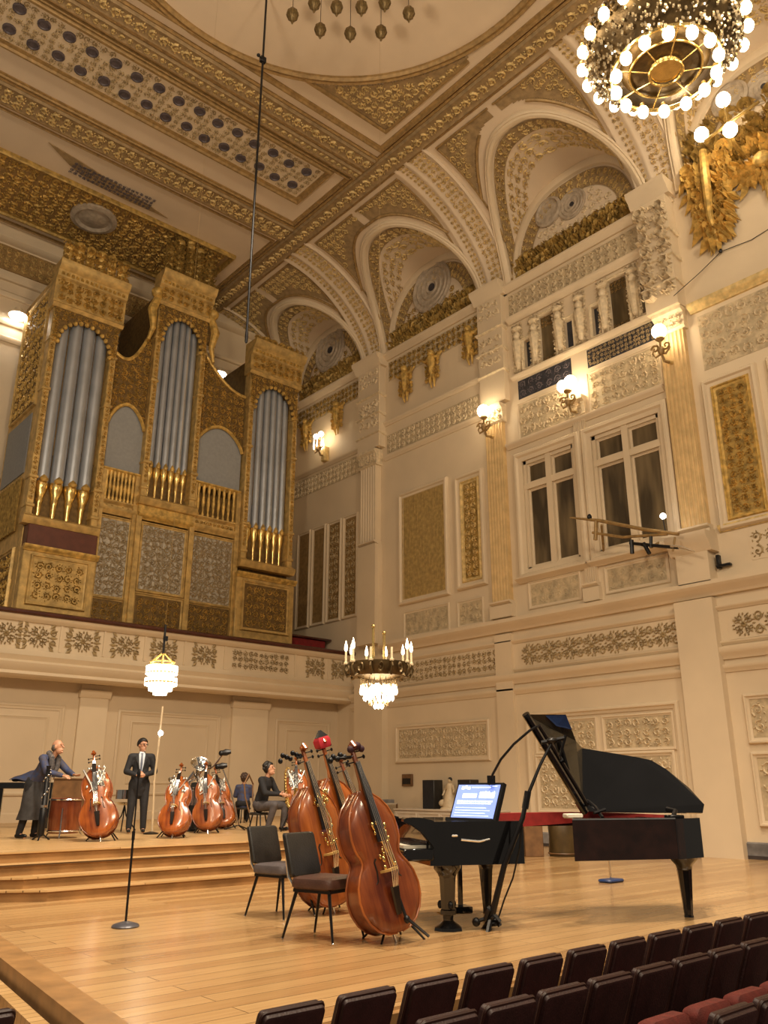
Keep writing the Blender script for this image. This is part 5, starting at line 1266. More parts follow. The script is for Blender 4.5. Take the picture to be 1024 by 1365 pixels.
# ------------------------------------------------------------------ double basses and cellos
KEYS = [(0, .03), (.012, .14), (.05, .235), (.11, .31), (.19, .36), (.27, .372), (.36, .35), (.43, .30), (.475, .255), (.505, .235), (.535, .238), (.57, .262), (.61, .282), (.68, .292), (.76, .282), (.84, .245), (.91, .18), (.96, .10), (.985, .06), (1.0, .05)]
def bass(name, label, cat, varn, group, cello=False):
    r = thing(name, label, cat, group=group); zb = .10; D = .27; Lb = 1.45; nk = .10 if cello else .30
    o = MB(); rings = []; edgeF, edgeB = [], []
    for t, wd in KEYS:
        z = zb + Lb * t; ed = D * (.5 if t < .75 else .5 - .12 * (t - .75) / .25)
        row = []
        n = 8
        for i in range(n + 1):
            u = -1 + 2 * i / n; row.append((u * wd, -ed - .055 * (1 - u ** 4) * min(1, wd / .2), z))
        for i in range(n + 1):
            u = 1 - 2 * i / n; row.append((u * wd, ed + .03 * (1 - u ** 4) * min(1, wd / .2), z))
        rings.append(row)
    for sd in (-1, 1):
        ef = [(sd * (wd + .004), -D * (.5 if t < .75 else .5 - .12 * (t - .75) / .25), zb + Lb * t) for t, wd in KEYS]; eb = [(x, -y, z) for x, y, z in ef]
        edgeF.append(ef); edgeB.append(eb)
    o.loft(rings, True, True); body = o.build('body', varn, r, True, 1.0)
    o = MB()
    for e in edgeF + edgeB: o.tube(e, .012, 6)
    o.build('edge_binding', VARN_R if varn is not VARN_R else VARN_H, body)
    yf = -D / 2 - .055
    zt = zb + Lb
    o = MB(); o.loft([[(-w, y, z), (w, y, z), (w * .8, y + th, z), (-w * .8, y + th, z)] for w, y, z, th in ((.035, -D / 2 - .02, zt - .1, .1), (.03, -D / 2 - .03, zt + nk * .3, .06), (.024, -D / 2 - .01, zt + nk, .05))], True, True); o.build('neck', varn, r)
    o = MB(); o.loft([[(-w, y, z), (w, y, z), (w, y + .02, z), (-w, y + .02, z)] for w, y, z in ((.05, yf - .06, zb + Lb * .62), (.042, yf - .035, zt), (.026, -D / 2 - .03, zt + nk))], True, True); o.build('fingerboard', EBONY, r)
    o = MB(); o.tube([(0, -D / 2, zt + nk - .02), (0, -D / 2 + .02, zt + nk + .12), (0, -D / 2 + .03, zt + nk + .18), (0, -D / 2 - .03, zt + nk + .21), (0, -D / 2 - .06, zt + nk + .17), (0, -D / 2 - .03, zt + nk + .15)], [.03, .028, .032, .034, .028, .015], 8)
    for sd in (-1, 1): o.tube([(sd * .01, -D / 2 - .015, zt + nk + .18), (sd * .05, -D / 2 - .015, zt + nk + .18)], .024, 8)
    sc_ = o.build('scroll', varn, r)
    for k in range(4):
        sd = 1 if k % 2 else -1
        o = MB(); z = zt + nk + .01 + k * .035; o.tube([(0, -D / 2, z), (sd * .10, -D / 2 + .005, z)], .008, 6); o.ball((sd * .115, -D / 2 + .005, z), .024, (.6, 1, 1), 8, 6); o.build('tuning_peg', BLACKM, sc_)
    zbr = zb + Lb * .42
    o = MB(); o.prism([(-.085, 0), (-.06, 0), (-.045, .04), (-.02, .05), (.02, .05), (.045, .04), (.06, 0), (.085, 0), (.075, .09), (.05, .145), (0, .16), (-.05, .145), (-.075, .09)], lambda u, v, h: (u, yf - v + .005, zbr + h), -.012, .012); o.build('bridge', MAPLEB, r, False)
    o = MB(); o.loft([[(-w, y, z), (w, y, z), (w * .7, y - .02, z), (-w * .7, y - .02, z)] for w, y, z in ((.055, yf - .075, zbr - .16), (.045, yf - .05, zbr - .3), (.03, yf - .02, zbr - .44))], True, True); o.build('tailpiece', EBONY, r)
    for k in range(4):
        x = (k - 1.5) * .022
        o = MB(); o.tube([(x * .8, yf - .09, zbr - .17), (x * 1.2, yf - .165, zbr), (x * .6, -D / 2 - .045, zt + nk + .01)], .0045, 5); o.build('string', SILVER, r)
    for sd in (-1, 1):
        o = MB(); o.tube([(sd * .10, yf - .002, zbr + .14), (sd * .125, yf + .002, zbr + .11), (sd * .12, yf, zbr + .02), (sd * .135, yf + .003, zbr - .08), (sd * .16, yf + .012, zbr - .1)], [.012, .008, .009, .008, .012], 6); o.build('sound_hole', EBONY, r)
    o = MB(); o.tube([(0, 0, zb + .02), (0, 0, .0)], [.02, .012], 8); o.build('endpin', SILVER, r)
    return r
def bstand(label, loc, rz, s=1.0, group=None):
    r = thing('instrument_stand', label, 'stand', loc, rz, group, scale=s)
    for x, y in ((-.28, -.2), (.28, -.2), (-.25, .22), (.25, .22)):
        o = MB(); o.tube([(x * .5, y * .45, .17), (x, y, .0)], [.016, .012], 6); o.build('leg', BLACKM, r)
    o = MB(); o.tube([(-.16, -.12, .16), (.16, -.12, .16), (.14, .12, .16), (-.14, .12, .16), (-.16, -.12, .16)], .018, 6); o.build('cradle', BLACKM, r)
    return r
D_ = math.radians
def put(o, px, py, z, yaw, roll, lean, s):
    P = at_z(px, py, z); o.location = P; o.rotation_euler = Euler((D_(lean), D_(roll), D_(yaw)), 'XYZ'); o.scale = (s,) * 3; return o
GB_ = 'double basses standing in front of the piano'
b1 = bass('double_bass', 'large red-brown double bass nearest the camera between chair and piano', 'double bass', VARN_R, GB_)
put(b1, 528, 1256, 0, -8, -13, -9, .91)
o = MB(); o.tube([(.03, -.23, .42), (.05, -.24, .22), (.16, -.40, -.005)], [.02, .018, .014], 8); o.ball((.055, -.24, .2), .035, (1, 1, 1.2), 8, 6); o.build('support_rod', BLACKM, b1)
o = MB(); o.ball((.04, -.15, 2.08), .06, (1.1, .9, .8), 8, 6); o.ball((-.05, -.17, 2.06), .04, (1, 1, 1), 8, 6); o.ball((.1, -.15, 2.04), .038, (1, 1, 1), 8, 6); o.v = [(x, y, z - .06) for x, y, z in o.v]; o.build('scroll_cover', mat('dark_wine_cloth', (.035, .006, .015), .7), b1)
o = MB(); o.tube([(-.05, -.14, 1.92), (-.3, -.12, 1.96)], .02, 6); 
for k in range(5): o.ball((-.12 - k * .045, -.12, 1.94 + .03 * (k % 2)), .035, (1, 1, 1), 6, 5)
o.build('clip_light', BLACKM, b1)
o = MB(); r5 = random.Random(4)
for k in range(26): o.ball((r5.uniform(-.06, .11), -.225 + r5.uniform(-.02, .02), r5.uniform(.72, 1.2)), r5.uniform(.01, .02), (1, .7, 1.6), 6, 5)
o.tube([(-.05, -.23, 1.15), (.02, -.24, .95), (.09, -.23, .72)], .012, 6); o.tube([(.08, -.22, 1.1), (.06, -.24, .9), (.12, -.22, .75)], .01, 6)
o.build('brass_fittings', BRASS, b1)
bstand('low black stand under the nearest double bass', at_z(524, 1252, 0), D_(-8), .9)
b2 = bass('double_bass', 'orange-brown double bass behind the two empty chairs', 'double bass', VARN_H, GB_)
put(b2, 446, 1218, 0, -4, -13, -7, .94)
bstand('low black stand under the double bass behind the chairs', at_z(444, 1214, 0), D_(-5), .9)
o = MB()
for k in range(30): o.ball((r5.uniform(-.06, .14), -.225 + r5.uniform(-.02, .02), r5.uniform(.8, 1.45)), r5.uniform(.01, .022), (1, .7, 1.6), 6, 5)
o.tube([(.0, -.23, 1.45), (.1, -.24, 1.1), (.05, -.23, .8)], .012, 6)
o.build('brass_fittings', BRASS, b2)
o = MB()
for k in range(7): o.ball((-.05 - k * .05, -.1, 1.94 + .03 * (k % 3)), .035, (1, 1, 1), 6, 5)
o.build('clip_light', BLACKM, b2)
b3 = bass('double_bass', 'rear double bass with a bright red cover on its scroll', 'double bass', VARN_O, GB_)
put(b3, 474, 1198, 0, -2, -15, -6, 1.02)
o = MB(); o.loft([[(x * k, -.13 + y * k, 2.0 + z) for x, y in ((-.09, -.06), (.09, -.06), (.10, .06), (-.10, .06))] for k, z in ((.8, -.06), (1, -.03), (1.05, .05), (.8, .09))], True, True); o.build('scroll_cover', mat('bright_red_cloth', (.45, .015, .03), .6), b3)
o = MB(); o.loft([[(x * k, -.13 + y * k, 2.09 + z) for x, y in ((-.08, -.05), (.08, -.05), (.08, .05), (-.08, .05))] for k, z in ((1, 0), (.2, .09))], True, True); o.build('cover_tip', BLACKM, b3)
bstand('low black stand under the rear double bass', at_z(472, 1195, 0), 0, .95)
b4 = bass('double_bass', 'dark double bass with only its upper body showing behind the front bass', 'double bass', VARN_R, GB_)
put(b4, 506, 1190, 0, -10, -19, -6, .93)
bstand('low black stand hidden behind the front double bass', at_z(506, 1187, 0), 0, .9)
GCo = 'orchestra cellos on the riser'
def cello(label, px, py, yaw, roll, lean, s, varn):
    c = bass('cello', label, 'cello', varn, GCo, True); put(c, px, py, RZ, yaw, roll, lean, s)
    r6 = random.Random(px)
    o = MB(); sg = r6.choice((-1, 1))
    for k in range(16): o.ball((r6.uniform(-.2, .2), -.2, r6.uniform(1.0, 1.52)), r6.uniform(.012, .03), (1, .5, 1.5), 7, 5)
    o.grid(lambda a, c: (sg * (.05 + .16 * a), -.215 + .05 * a * a + .012 * math.sin(14 * a + 9 * c), 1.12 + .36 * c - .08 * a), 10, 10)
    o.tube([(-.22, -.17, 1.5), (-.08, -.22, 1.15), (-.02, -.23, .85), (.0, -.22, .5)], [.025, .02, .018, .01], 6); o.tube([(.22, -.15, 1.48), (.1, -.21, 1.2), (-.12, -.21, 1.0)], .016, 6); o.build('metal_fittings', PEWTER, c)
    return c
cello('glossy orange cello right of the bald musician', 134, 1122, -30, -12, -18, .80, VARN_O)
cello('glossy orange cello right of the standing man', 229, 1118, -44, -3, -26, .72, VARN_O)
cello('honey cello in the middle of the orchestra group', 277, 1111, -40, -8, -20, .74, VARN_H)
cello('red-brown cello beside the boom microphone', 302, 1106, -30, -14, -20, .72, VARN_O)
cello('small orange cello in front of the seated musician', 397, 1106, -40, -4, -14, .80, VARN_O)
for lab, px, py in (('right of the bald musician', 137, 1120), ('right of the standing man', 229, 1116), ('in the middle of the orchestra group', 276, 1110), ('beside the boom microphone', 300, 1104), ('in front of the seated musician', 397, 1105)):
    bstand('low black stand under the cello ' + lab, at_z(px, py, RZ), D_(-35), .85)

# ------------------------------------------------------------------ chairs
def chair(label, px, py, yaw, pad, s=1.0):
    P = at_z(px, py, 0); c = thing('side_chair', label, 'chair', P, D_(yaw), 'empty padded chairs beside the basses', scale=s)   # faces local +X
    o = MB(); Pc = rrect(.44, .46, .06); o.loft([[(u * k, (v - .23) * k, .41 + h) for u, v in Pc] for k, h in ((.9, 0), (1, .015), (1.02, .05), (.97, .085), (.8, .1))], True, True); o.build('seat', pad, c)
    o = MB(); P2 = rrect(.42, .36, .03)
    o.loft([[(-.25 - .10 * (v / .36) + h + .03 * (2 * u / .42) ** 2, u * k, .50 + .18 + (v - .18) * k) for u, v in P2] for k, h in ((.94, -.03), (1, -.02), (1, .015), (.94, .028))], True, True); o.build('backrest', BLACKPAD, c)
    o = MB(); o.prism([(-.20, -.2), (.2, -.2), (.2, .2), (-.2, .2)], Mz, .385, .412); o.build('seat_frame', BLACKM, c, False)
    for sg in (-1, 1):
        o = MB(); o.tube([(-.2, sg * .17, .40), (-.27, sg * .18, .5), (-.31, sg * .18, .7)], .013, 6); o.build('back_post', SILVER, c)
        for x in (-.18, .17):
            o = MB(); o.tube([(x, sg * .17, .40), (x * 1.55, sg * .23, .006)], [.017, .010], 7); l = o.build('leg', BLACKM, c)
            o = MB(); o.ball((x * 1.55, sg * .23, .012), .012, (1, 1, 1), 6, 5); o.build('foot_cap', SILVER, l)
    return c
chair('empty chair with grey seat left of the double basses', 374, 1222, -78, GREYPAD, 1.12)
chair('empty chair with brown seat in front of the double basses', 432, 1252, -74, BROWNPAD, 1.12)

# ------------------------------------------------------------------ microphone stands
mst = thing('microphone_stand', 'slim black microphone stand on round base, front left of stage', 'stand', tuple(at_z(167, 1236, 0)))
o = MB(); o.lathe([(.14, 0), (.145, .012), (.13, .03), (.06, .05), (.02, .06)], 24); o.build('base', mat('slate_grey_metal', (.09, .09, .11), .35, .3), mst)
o = MB(); o.tube([(0, 0, .05), (.0, 0, .9)], .013, 8); o.build('lower_pole', BLACKM, mst)
o = MB(); o.tube([(0, 0, .88), (0, 0, 1.5)], .009, 8); o.tube([(0, 0, .86), (0, 0, .95)], .018, 8); o.build('upper_pole', BLACKM, mst)
o = MB(); o.lathe([(.01, 1.5), (.02, 1.52), (.022, 1.56), (.01, 1.6)], 8); o.build('microphone', BLACKM, mst)
fs_ = thing('floor_stand', 'short chrome stand with blue base under the piano', 'stand', tuple(at_z(815, 1176, 0)))
o = MB(); o.box(-.19, .19, -.12, .12, 0, .05, .02); o.build('base', BLUEP, fs_)
o = MB(); o.tube([(0, 0, .04), (-.03, 0, .62)], .018, 8); o.build('pole', SILVER, fs_)
ps = thing('pale_pole', 'tall thin pale pole with a small lamp behind the cello', 'pole', tuple(at_z(201, 1112, RZ)))
o = MB(); o.lathe([(.14, 0), (.15, .02), (.03, .05)], 16); o.build('base', BLACKM, ps)
o = MB(); o.tube([(.02, 0, .04), (.0, 0, .6), (-.02, 0, .95), (.0, 0, 1.4), (.03, 0, 2.38)], .02, 8); o.build('pole', WHITEST, ps)
o = MB(); o.ball((.02, -.03, 1.86), .05, (1, 1, 1), 10, 8); o.build('lamp', BLUELAMP, ps)
P0 = at_z(318, 1106, RZ)
om = thing('boom_microphone_stand', 'silver boom stand with two black microphones above the cellos', 'stand', tuple(P0))
def vl(px, py, base, k=0):
    d = ray(px, py); hd = V((d.x, d.y, 0)).length; return V(CAM + d * ((V((base.x, base.y, 0)).length + k) / hd)) - base
o = MB(); o.tube([vl(318, 1100, P0), vl(308, 1055, P0), vl(297, 1026, P0)], .022, 8); o.build('pole', SILVER, om)
o = MB(); o.tube([vl(277, 1040, P0), vl(279, 1026, P0), vl(286, 1020, P0), vl(297, 1006, P0)], .018, 8); o.build('boom', SILVER, om)
for px, py in ((301, 1003), (296, 1021)):
    o = MB(); a = vl(px - 6, py + 1, P0); b_ = vl(px + 7, py - 1, P0); o.tube([a, a.lerp(b_, .5), b_], [.05, .07, .04], 8); o.ball(a, .06, (1, 1, 1), 8, 6); o.build('microphone', BLACKM, om)
for k in range(3):
    a = 2 * PI * k / 3 + .4; o = MB(); o.tube([vl(318, 1100, P0), V((.3 * math.cos(a), .3 * math.sin(a), 0.01))], .014, 6); o.build('leg', BLACKM, om)

# ------------------------------------------------------------------ percussion, brass and furniture on the riser
dr = thing('wooden_drum', 'red-brown wooden floor drum left of the first cello', 'drum', tuple(at_z(83, 1117, RZ)))
o = MB(); o.lathe([(.02, .08), (.25, .08), (.27, .14), (.275, .4), (.265, .66), (.25, .67), (.02, .67)], 28); o.build('shell', VARN_R, dr)
for z in (.12, .64):
    o = MB(); o.T = Matrix.Translation((0, 0, z)); ring_tube(o, .275, 0, .014, 28); o.build('hoop', SILVER, dr)
for k in range(3):
    a = 2 * PI * k / 3; o = MB(); o.tube([(.28 * math.cos(a), .28 * math.sin(a), .5), (.3 * math.cos(a), .3 * math.sin(a), .1), (.36 * math.cos(a), .36 * math.sin(a), .01)], .012, 6); o.build('leg', SILVER, dr)
bx = thing('brown_cabinet', 'plain dark brown cabinet behind the wooden drum', 'cabinet', tuple(at_z(85, 1108, RZ)), D_(-41))
o = MB(); o.box(-.32, .32, -.02, .3, .05, 1.0, .01); o.build('body', BROWNB, bx); o = MB(); o.box(-.34, .34, -.04, .32, 1.0, 1.03, .008); o.build('top', BROWNB, bx)
for x in (-.28, .28):
    o = MB(); o.box(x - .03, x + .03, .0, .28, 0, .05); o.build('foot', BLACKM, bx, False)
tbl = thing('black_table', 'tall black table behind the bald musician', 'table', tuple(at_z(28, 1104, RZ)), D_(-30))
o = MB(); o.box(-.6, .6, -.25, .25, .82, .95, .015); o.build('table_top', BLACKL, tbl)
for x in (-.55, .55):
    for y in (-.2, .2):
        o = MB(); o.box(x - .04, x + .04, y - .04, y + .04, 0, .83, .006); o.build('leg', BLACKL, tbl)
jk = thing('blue_jacket', 'blue patterned jacket heaped on the black table', 'jacket', tuple(at_z(28, 1104, RZ) + V((.05, -.03, .955))), D_(-30))
o = MB(); rj = random.Random(8)
o.grid(lambda a, c: ((a - .5) * .8, (c - .5) * .4, .04 + .2 * math.sin(PI * a) * math.sin(PI * c) + .03 * math.sin(9 * a + 4 * c)), 18, 12); o.grid(lambda a, c: ((a - .5) * .8, (c - .5) * .4, .0 + .04 * (1 - math.sin(PI * a) * math.sin(PI * c))), 18, 12); o.build('cloth', SHIRTB, jk)
stk = thing('drum_stick', 'pale drum stick lying across the black table', 'stick', tuple(at_z(10, 1104, RZ) + V((-.52, .22, .957))), 0)
o = MB(); o.tube([(-.3, 0, .24), (.1, 0, .0)], .012, 6); o.build('stick', KEYW, stk)
bsn = thing('bassoon', 'black bassoon with silver keys standing on the riser', 'bassoon', tuple(at_z(53, 1120, RZ)))
o = MB(); o.lathe([(.04, .06), (.06, .1), (.06, .5), (.045, .52), (.04, 1.0), (.03, 1.02), (.03, 1.15), (.04, 1.2)], 12); o.build('body', BLACKM, bsn)
o = MB(); r7 = random.Random(1)
for k in range(14): z = .55 + k * .045; o.ball((.045 * math.cos(k), .045 * math.sin(k), z), .018, (1, 1, 1), 6, 5)
o.tube([(.05, -.02, .5), (.05, -.03, 1.05)], .008, 5); o.lathe([(.05, .52), (.052, .56)], 12); o.build('keys', SILVER, bsn)
for k in range(3):
    a = 2 * PI * k / 3; o = MB(); o.tube([(0, 0, .12), (.16 * math.cos(a), .16 * math.sin(a), .0)], .014, 6); o.build('stand_leg', BLACKM, bsn)
sn = thing('chrome_drum', 'chrome drum on a stand beside the first cello', 'drum', tuple(at_z(163, 1108, RZ)))
o = MB(); o.lathe([(.02, .62), (.2, .62), (.2, .8), (.02, .8)], 24); o.build('shell', SILVER, sn); o = MB(); o.lathe([(.21, .56), (.16, .54), (.12, .5), (.02, .5)], 20); o.ball((.18, .05, .9), .11, (1, .4, 1), 10, 8); o.build('fittings', SILVER, sn)
for k in range(3):
    a = 2 * PI * k / 3; o = MB(); o.tube([(0, 0, .5), (.05 * math.cos(a), .05 * math.sin(a), .3), (.28 * math.cos(a), .28 * math.sin(a), .01)], .014, 6); o.build('leg', BLACKM, sn)
tu = thing('tuba', 'silver tuba with shining bell standing between the cellos', 'tuba', tuple(at_z(252, 1108, RZ)), D_(-40))
o = MB(); o.tube([(-.1, 0, .1), (-.2, 0, .4), (-.18, 0, .85), (.02, 0, 1.12), (.16, 0, .95), (.16, 0, .4), (.0, 0, .18), (-.08, -.06, .5), (-.03, -.08, .95), (.1, -.08, 1.02)], [.05, .07, .07, .065, .06, .055, .045, .04, .03, .02], 10); o.build('tubing', SILVER, tu)
o = MB(); o.T = Matrix.Translation((.12, -.02, 1.15)) @ Matrix.Rotation(D_(38), 4, 'X') @ Matrix.Rotation(D_(18), 4, 'Y'); o.lathe([(.05, -.15), (.06, 0), (.09, .1), (.17, .19), (.22, .21), (.16, .18), (.07, .08), (.03, .0)], 24, caps=False); o.build('bell', SILVER, tu)
for k in range(3):
    o = MB(); o.lathe([(.03, .5), (.03, .78), (.012, .79), (.012, .84), (.025, .85)], 10, (-.02 + k * .07, -.12, 0)); o.build('valve', SILVER, tu)
o = MB(); o.lathe([(.16, 0), (.16, .03), (.04, .06), (.04, .14)], 16); o.build('stand', BLACKM, tu)
for lab, px, py, z, rr in (('tilted brass cymbal above the cello right of the standing man', 232, 1108, .98, .2), ('flat cymbal beside the silver tuba', 269, 1102, .86, .2)):
    c = thing('cymbal', lab, 'cymbal', tuple(at_z(px, py, RZ)))
    o = MB(); o.T = Matrix.Translation((0, 0, z)) @ Matrix.Rotation(D_(25), 4, 'X'); o.lathe([(.01, .04), (.05, .03), (.06, .012), (rr, -.01), (rr, -.016), (.05, .0)], 24); o.build('plate', SILVER, c)
    o = MB(); o.tube([(0, 0, .02), (0, 0, z + .06)], .012, 6); o.build('pole', BLACKM, c)
    for k in range(3):
        a = 2 * PI * k / 3; o = MB(); o.tube([(0, 0, .3), (.2 * math.cos(a), .2 * math.sin(a), .005)], .01, 6); o.build('leg', BLACKM, c)
bc = thing('black_case', 'upright black instrument case between two cellos', 'case', tuple(at_z(254, 1107, RZ)), D_(-41))
o = MB(); o.loft([[(u * k, h, v) for u, v in rrect(.3, .95, .12, 5)] for k, h in ((.9, .14), (1, .18), (1, .3), (.9, .34))], True, True); o.build('shell', BLACKPAD, bc)
for z in (.3, .65):
    o = MB(); o.box(.06, .12, .12, .145, z, z + .05, .004); o.build('latch', SILVER, bc)
br = thing('saxophone', 'brass saxophone on a stand by the seated musician', 'saxophone', tuple(at_z(384, 1108, RZ)), D_(-40))
o = MB(); o.tube([(.0, -.03, 1.22), (-.06, -.02, 1.24), (-.1, 0, 1.15), (-.08, 0, .8), (-.02, 0, .5), (.06, 0, .42), (.13, 0, .5), (.16, 0, .68), (.2, 0, .82)], [.012, .015, .02, .03, .045, .055, .06, .075, .11], 10); o.build('body', BRASS, br)
o = MB()
for k in range(10): o.ball((-.085 + .003 * k, -.04, 1.1 - k * .06), .022, (1, .6, 1), 6, 5)
o.build('keys', BRASS, br)
for k in range(3):
    a = 2 * PI * k / 3; o = MB(); o.tube([(.03, 0, .42), (.25 * math.cos(a), .25 * math.sin(a), .0)], .012, 6); o.build('stand_leg', BLACKM, br)

# ------------------------------------------------------------------ things along the right wall
wcab = thing('white_cabinet', 'long off-white cabinet against the right wall behind the piano', 'cabinet', (XR - .45, 17.3, 0))
o = MB(); o.box(-.35, .35, -1.9, 1.9, .05, .78, .015); o.build('body', WHITEC, wcab); o = MB(); o.box(-.38, .38, -1.93, 1.93, .78, .83, .012); o.build('top', WHITEC, wcab)
o = MB(); o.box(-.3, .3, -1.85, 1.85, 0, .05); o.build('plinth', DARKBASE, wcab, False)
for k in range(4):
    o = MB(); o.mat_frame(lambda u, v, h: (-.35 - h, u, v), -1.8 + k * .92, -.96 + k * .92, .12, .72, .04, .02); d_ = o.build('door', WHITEC, wcab)
    o = MB(); o.ball((-.39, -1.0 + k * .92, .45), .02, (1, 1, 1), 6, 5); o.build('knob', SILVER, d_)
for lab, y in (('left of the white figurine', 17.95), ('right of the white figurine', 16.55)):
    s = thing('loudspeaker', 'black loudspeaker on the white cabinet, ' + lab, 'loudspeaker', (XR - .45, y, .83))
    o = MB(); o.box(-.18, .18, -.24, .24, 0, .78, .015); o.build('cabinet', BLACKPAD, s); o = MB(); o.box(-.19, -.178, -.21, .21, .03, .75); o.build('grille', BLACKC, s, False)
fg = thing('white_figurine', 'ivory robed figurine with dark hair on the white cabinet', 'figurine', (XR - .45, 17.25, .83))
o = MB(); o.lathe([(.02, 0), (.3, 0), (.28, .04), (.22, .06), (.2, .2), (.15, .4), (.1, .52), (.12, .6), (.09, .68), (.04, .7)], 14); o.tube([(0, .1, .62), (0, .2, .5), (-.08, .22, .36)], [.04, .035, .025], 6); o.tube([(0, -.1, .62), (-.05, -.2, .5), (-.12, -.24, .44)], [.04, .035, .025], 6); o.ball((-.08, .2, .16), .13, (1, 1, .8), 8, 6); o.build('figure', WHITEST, fg)
o = MB(); o.ball((0, 0, .76), .06, (1, .9, 1.2), 10, 8); o.build('head', WHITEST, fg); o = MB(); o.ball((.012, 0, .79), .064, (1, 1, 1), 10, 6); o.build('hair', HAIRB, fg)
ww = thing('wall_box', 'small dark metal box fixed to the wall above the cabinet', 'box', (XR, 19.45, 1.62))
o = MB(); o.box(-.08, -.002, -.22, .22, -.17, .17, .01); o.build('body', BROWNB, ww); o = MB(); o.box(-.09, -.078, -.17, .17, -.12, .05); o.build('grille', BLACKM, ww, False)
sh = thing('equipment_rack', 'low beige equipment rack left of the white cabinet', 'rack', (XR - .55, 20.0, 0))
for x in (-.28, .28):
    for y in (-.32, .32):
        o = MB(); o.box(x - .02, x + .02, y - .02, y + .02, 0, .95); o.build('post', BROWNB, sh, False)
for z in (.2, .55, .93):
    o = MB(); o.box(-.3, .3, -.34, .34, z, z + .035); o.build('shelf', WHITEC, sh, False)
bk_ = thing('audio_mixer', 'flat grey audio unit on the top shelf of the beige rack', 'audio unit', (XR - .55, 20.0, .966))
o = MB(); o.box(-.24, .24, -.26, .26, 0, .1, .01); o.build('case', GREYBASE, bk_); o = MB(); o.box(-.245, -.238, -.2, .2, .02, .08); o.build('panel', BLACKM, bk_, False)
P = at_z(711, 1141, 0); bb = thing('wooden_stand', 'narrow tan wooden stand seen between piano case and tail', 'stand', tuple(P), D_(-41))
o = MB(); o.box(-.2, .2, -.2, .2, 0, .74, .01); o.build('body', BROWNB, bb); o = MB(); o.box(-.22, .22, -.22, .22, .74, .77, .008); o.build('top', OAK, bb)
P = at_z(752, 1141, 0); bb = thing('dark_drum', 'dark olive cylindrical drum behind the gap in the piano', 'drum', tuple(P))
o = MB(); o.lathe([(.02, .0), (.3, .0), (.32, .05), (.3, .4), (.32, .72), (.3, .75), (.02, .75)], 24); o.build('shell', OLIVEB, bb)
for z in (.06, .70):
    o = MB(); o.T = Matrix.Translation((0, 0, z)); ring_tube(o, .325, 0, .015, 28); o.build('hoop', BROWNB, bb)
P = at_z(692, 1141, 0); bb = thing('black_flight_case', 'black flight case behind the keyboard end of the piano', 'case', tuple(P), D_(-41))
o = MB(); o.box(-.6, -.02, -.1, .4, .03, .62, .02); o.build('shell', BLACKPAD, bb)
for z in (.05, .58):
    o = MB(); o.box(-.61, -.01, -.11, -.095, z, z + .03); o.build('edge_strip', SILVER, bb, False)

# ------------------------------------------------------------------ people
def remesh(o, vox):
    m = o.modifiers.new('skin', 'REMESH'); m.mode = 'VOXEL'; m.voxel_size = vox; m.use_smooth_shade = True
    s = o.modifiers.new('smooth', 'SMOOTH'); s.factor = .5; s.iterations = 3
def hand(o, w, d, side, curl=.35):
    """palm and five fingers from the wrist w in direction d; side = thumb side unit vector"""
    w, d, side = V(w), V(d).normalized(), V(side).normalized(); nrm = d.cross(side).normalized()
    o.capsule(w, w + d * .085, .027, .036, 8, .6)
    base = w + d * .085
    for k, L in enumerate((.072, .08, .074, .058)):
        b0 = base + side * (.03 - .02 * k); m = b0 + d * L * .55 - nrm * L * curl * .3; e = m + d * L * .4 - nrm * L * curl
        o.tube([b0 - d * .02, b0, m, e], [.0105, .0105, .0095, .007], 6)
    t0 = w + d * .03 + side * .03; t1 = t0 + d * .03 + side * .03; t2 = t1 + d * .035 + side * .008; o.tube([w + d * .015, t0, t1, t2], [.013, .013, .012, .008], 6)
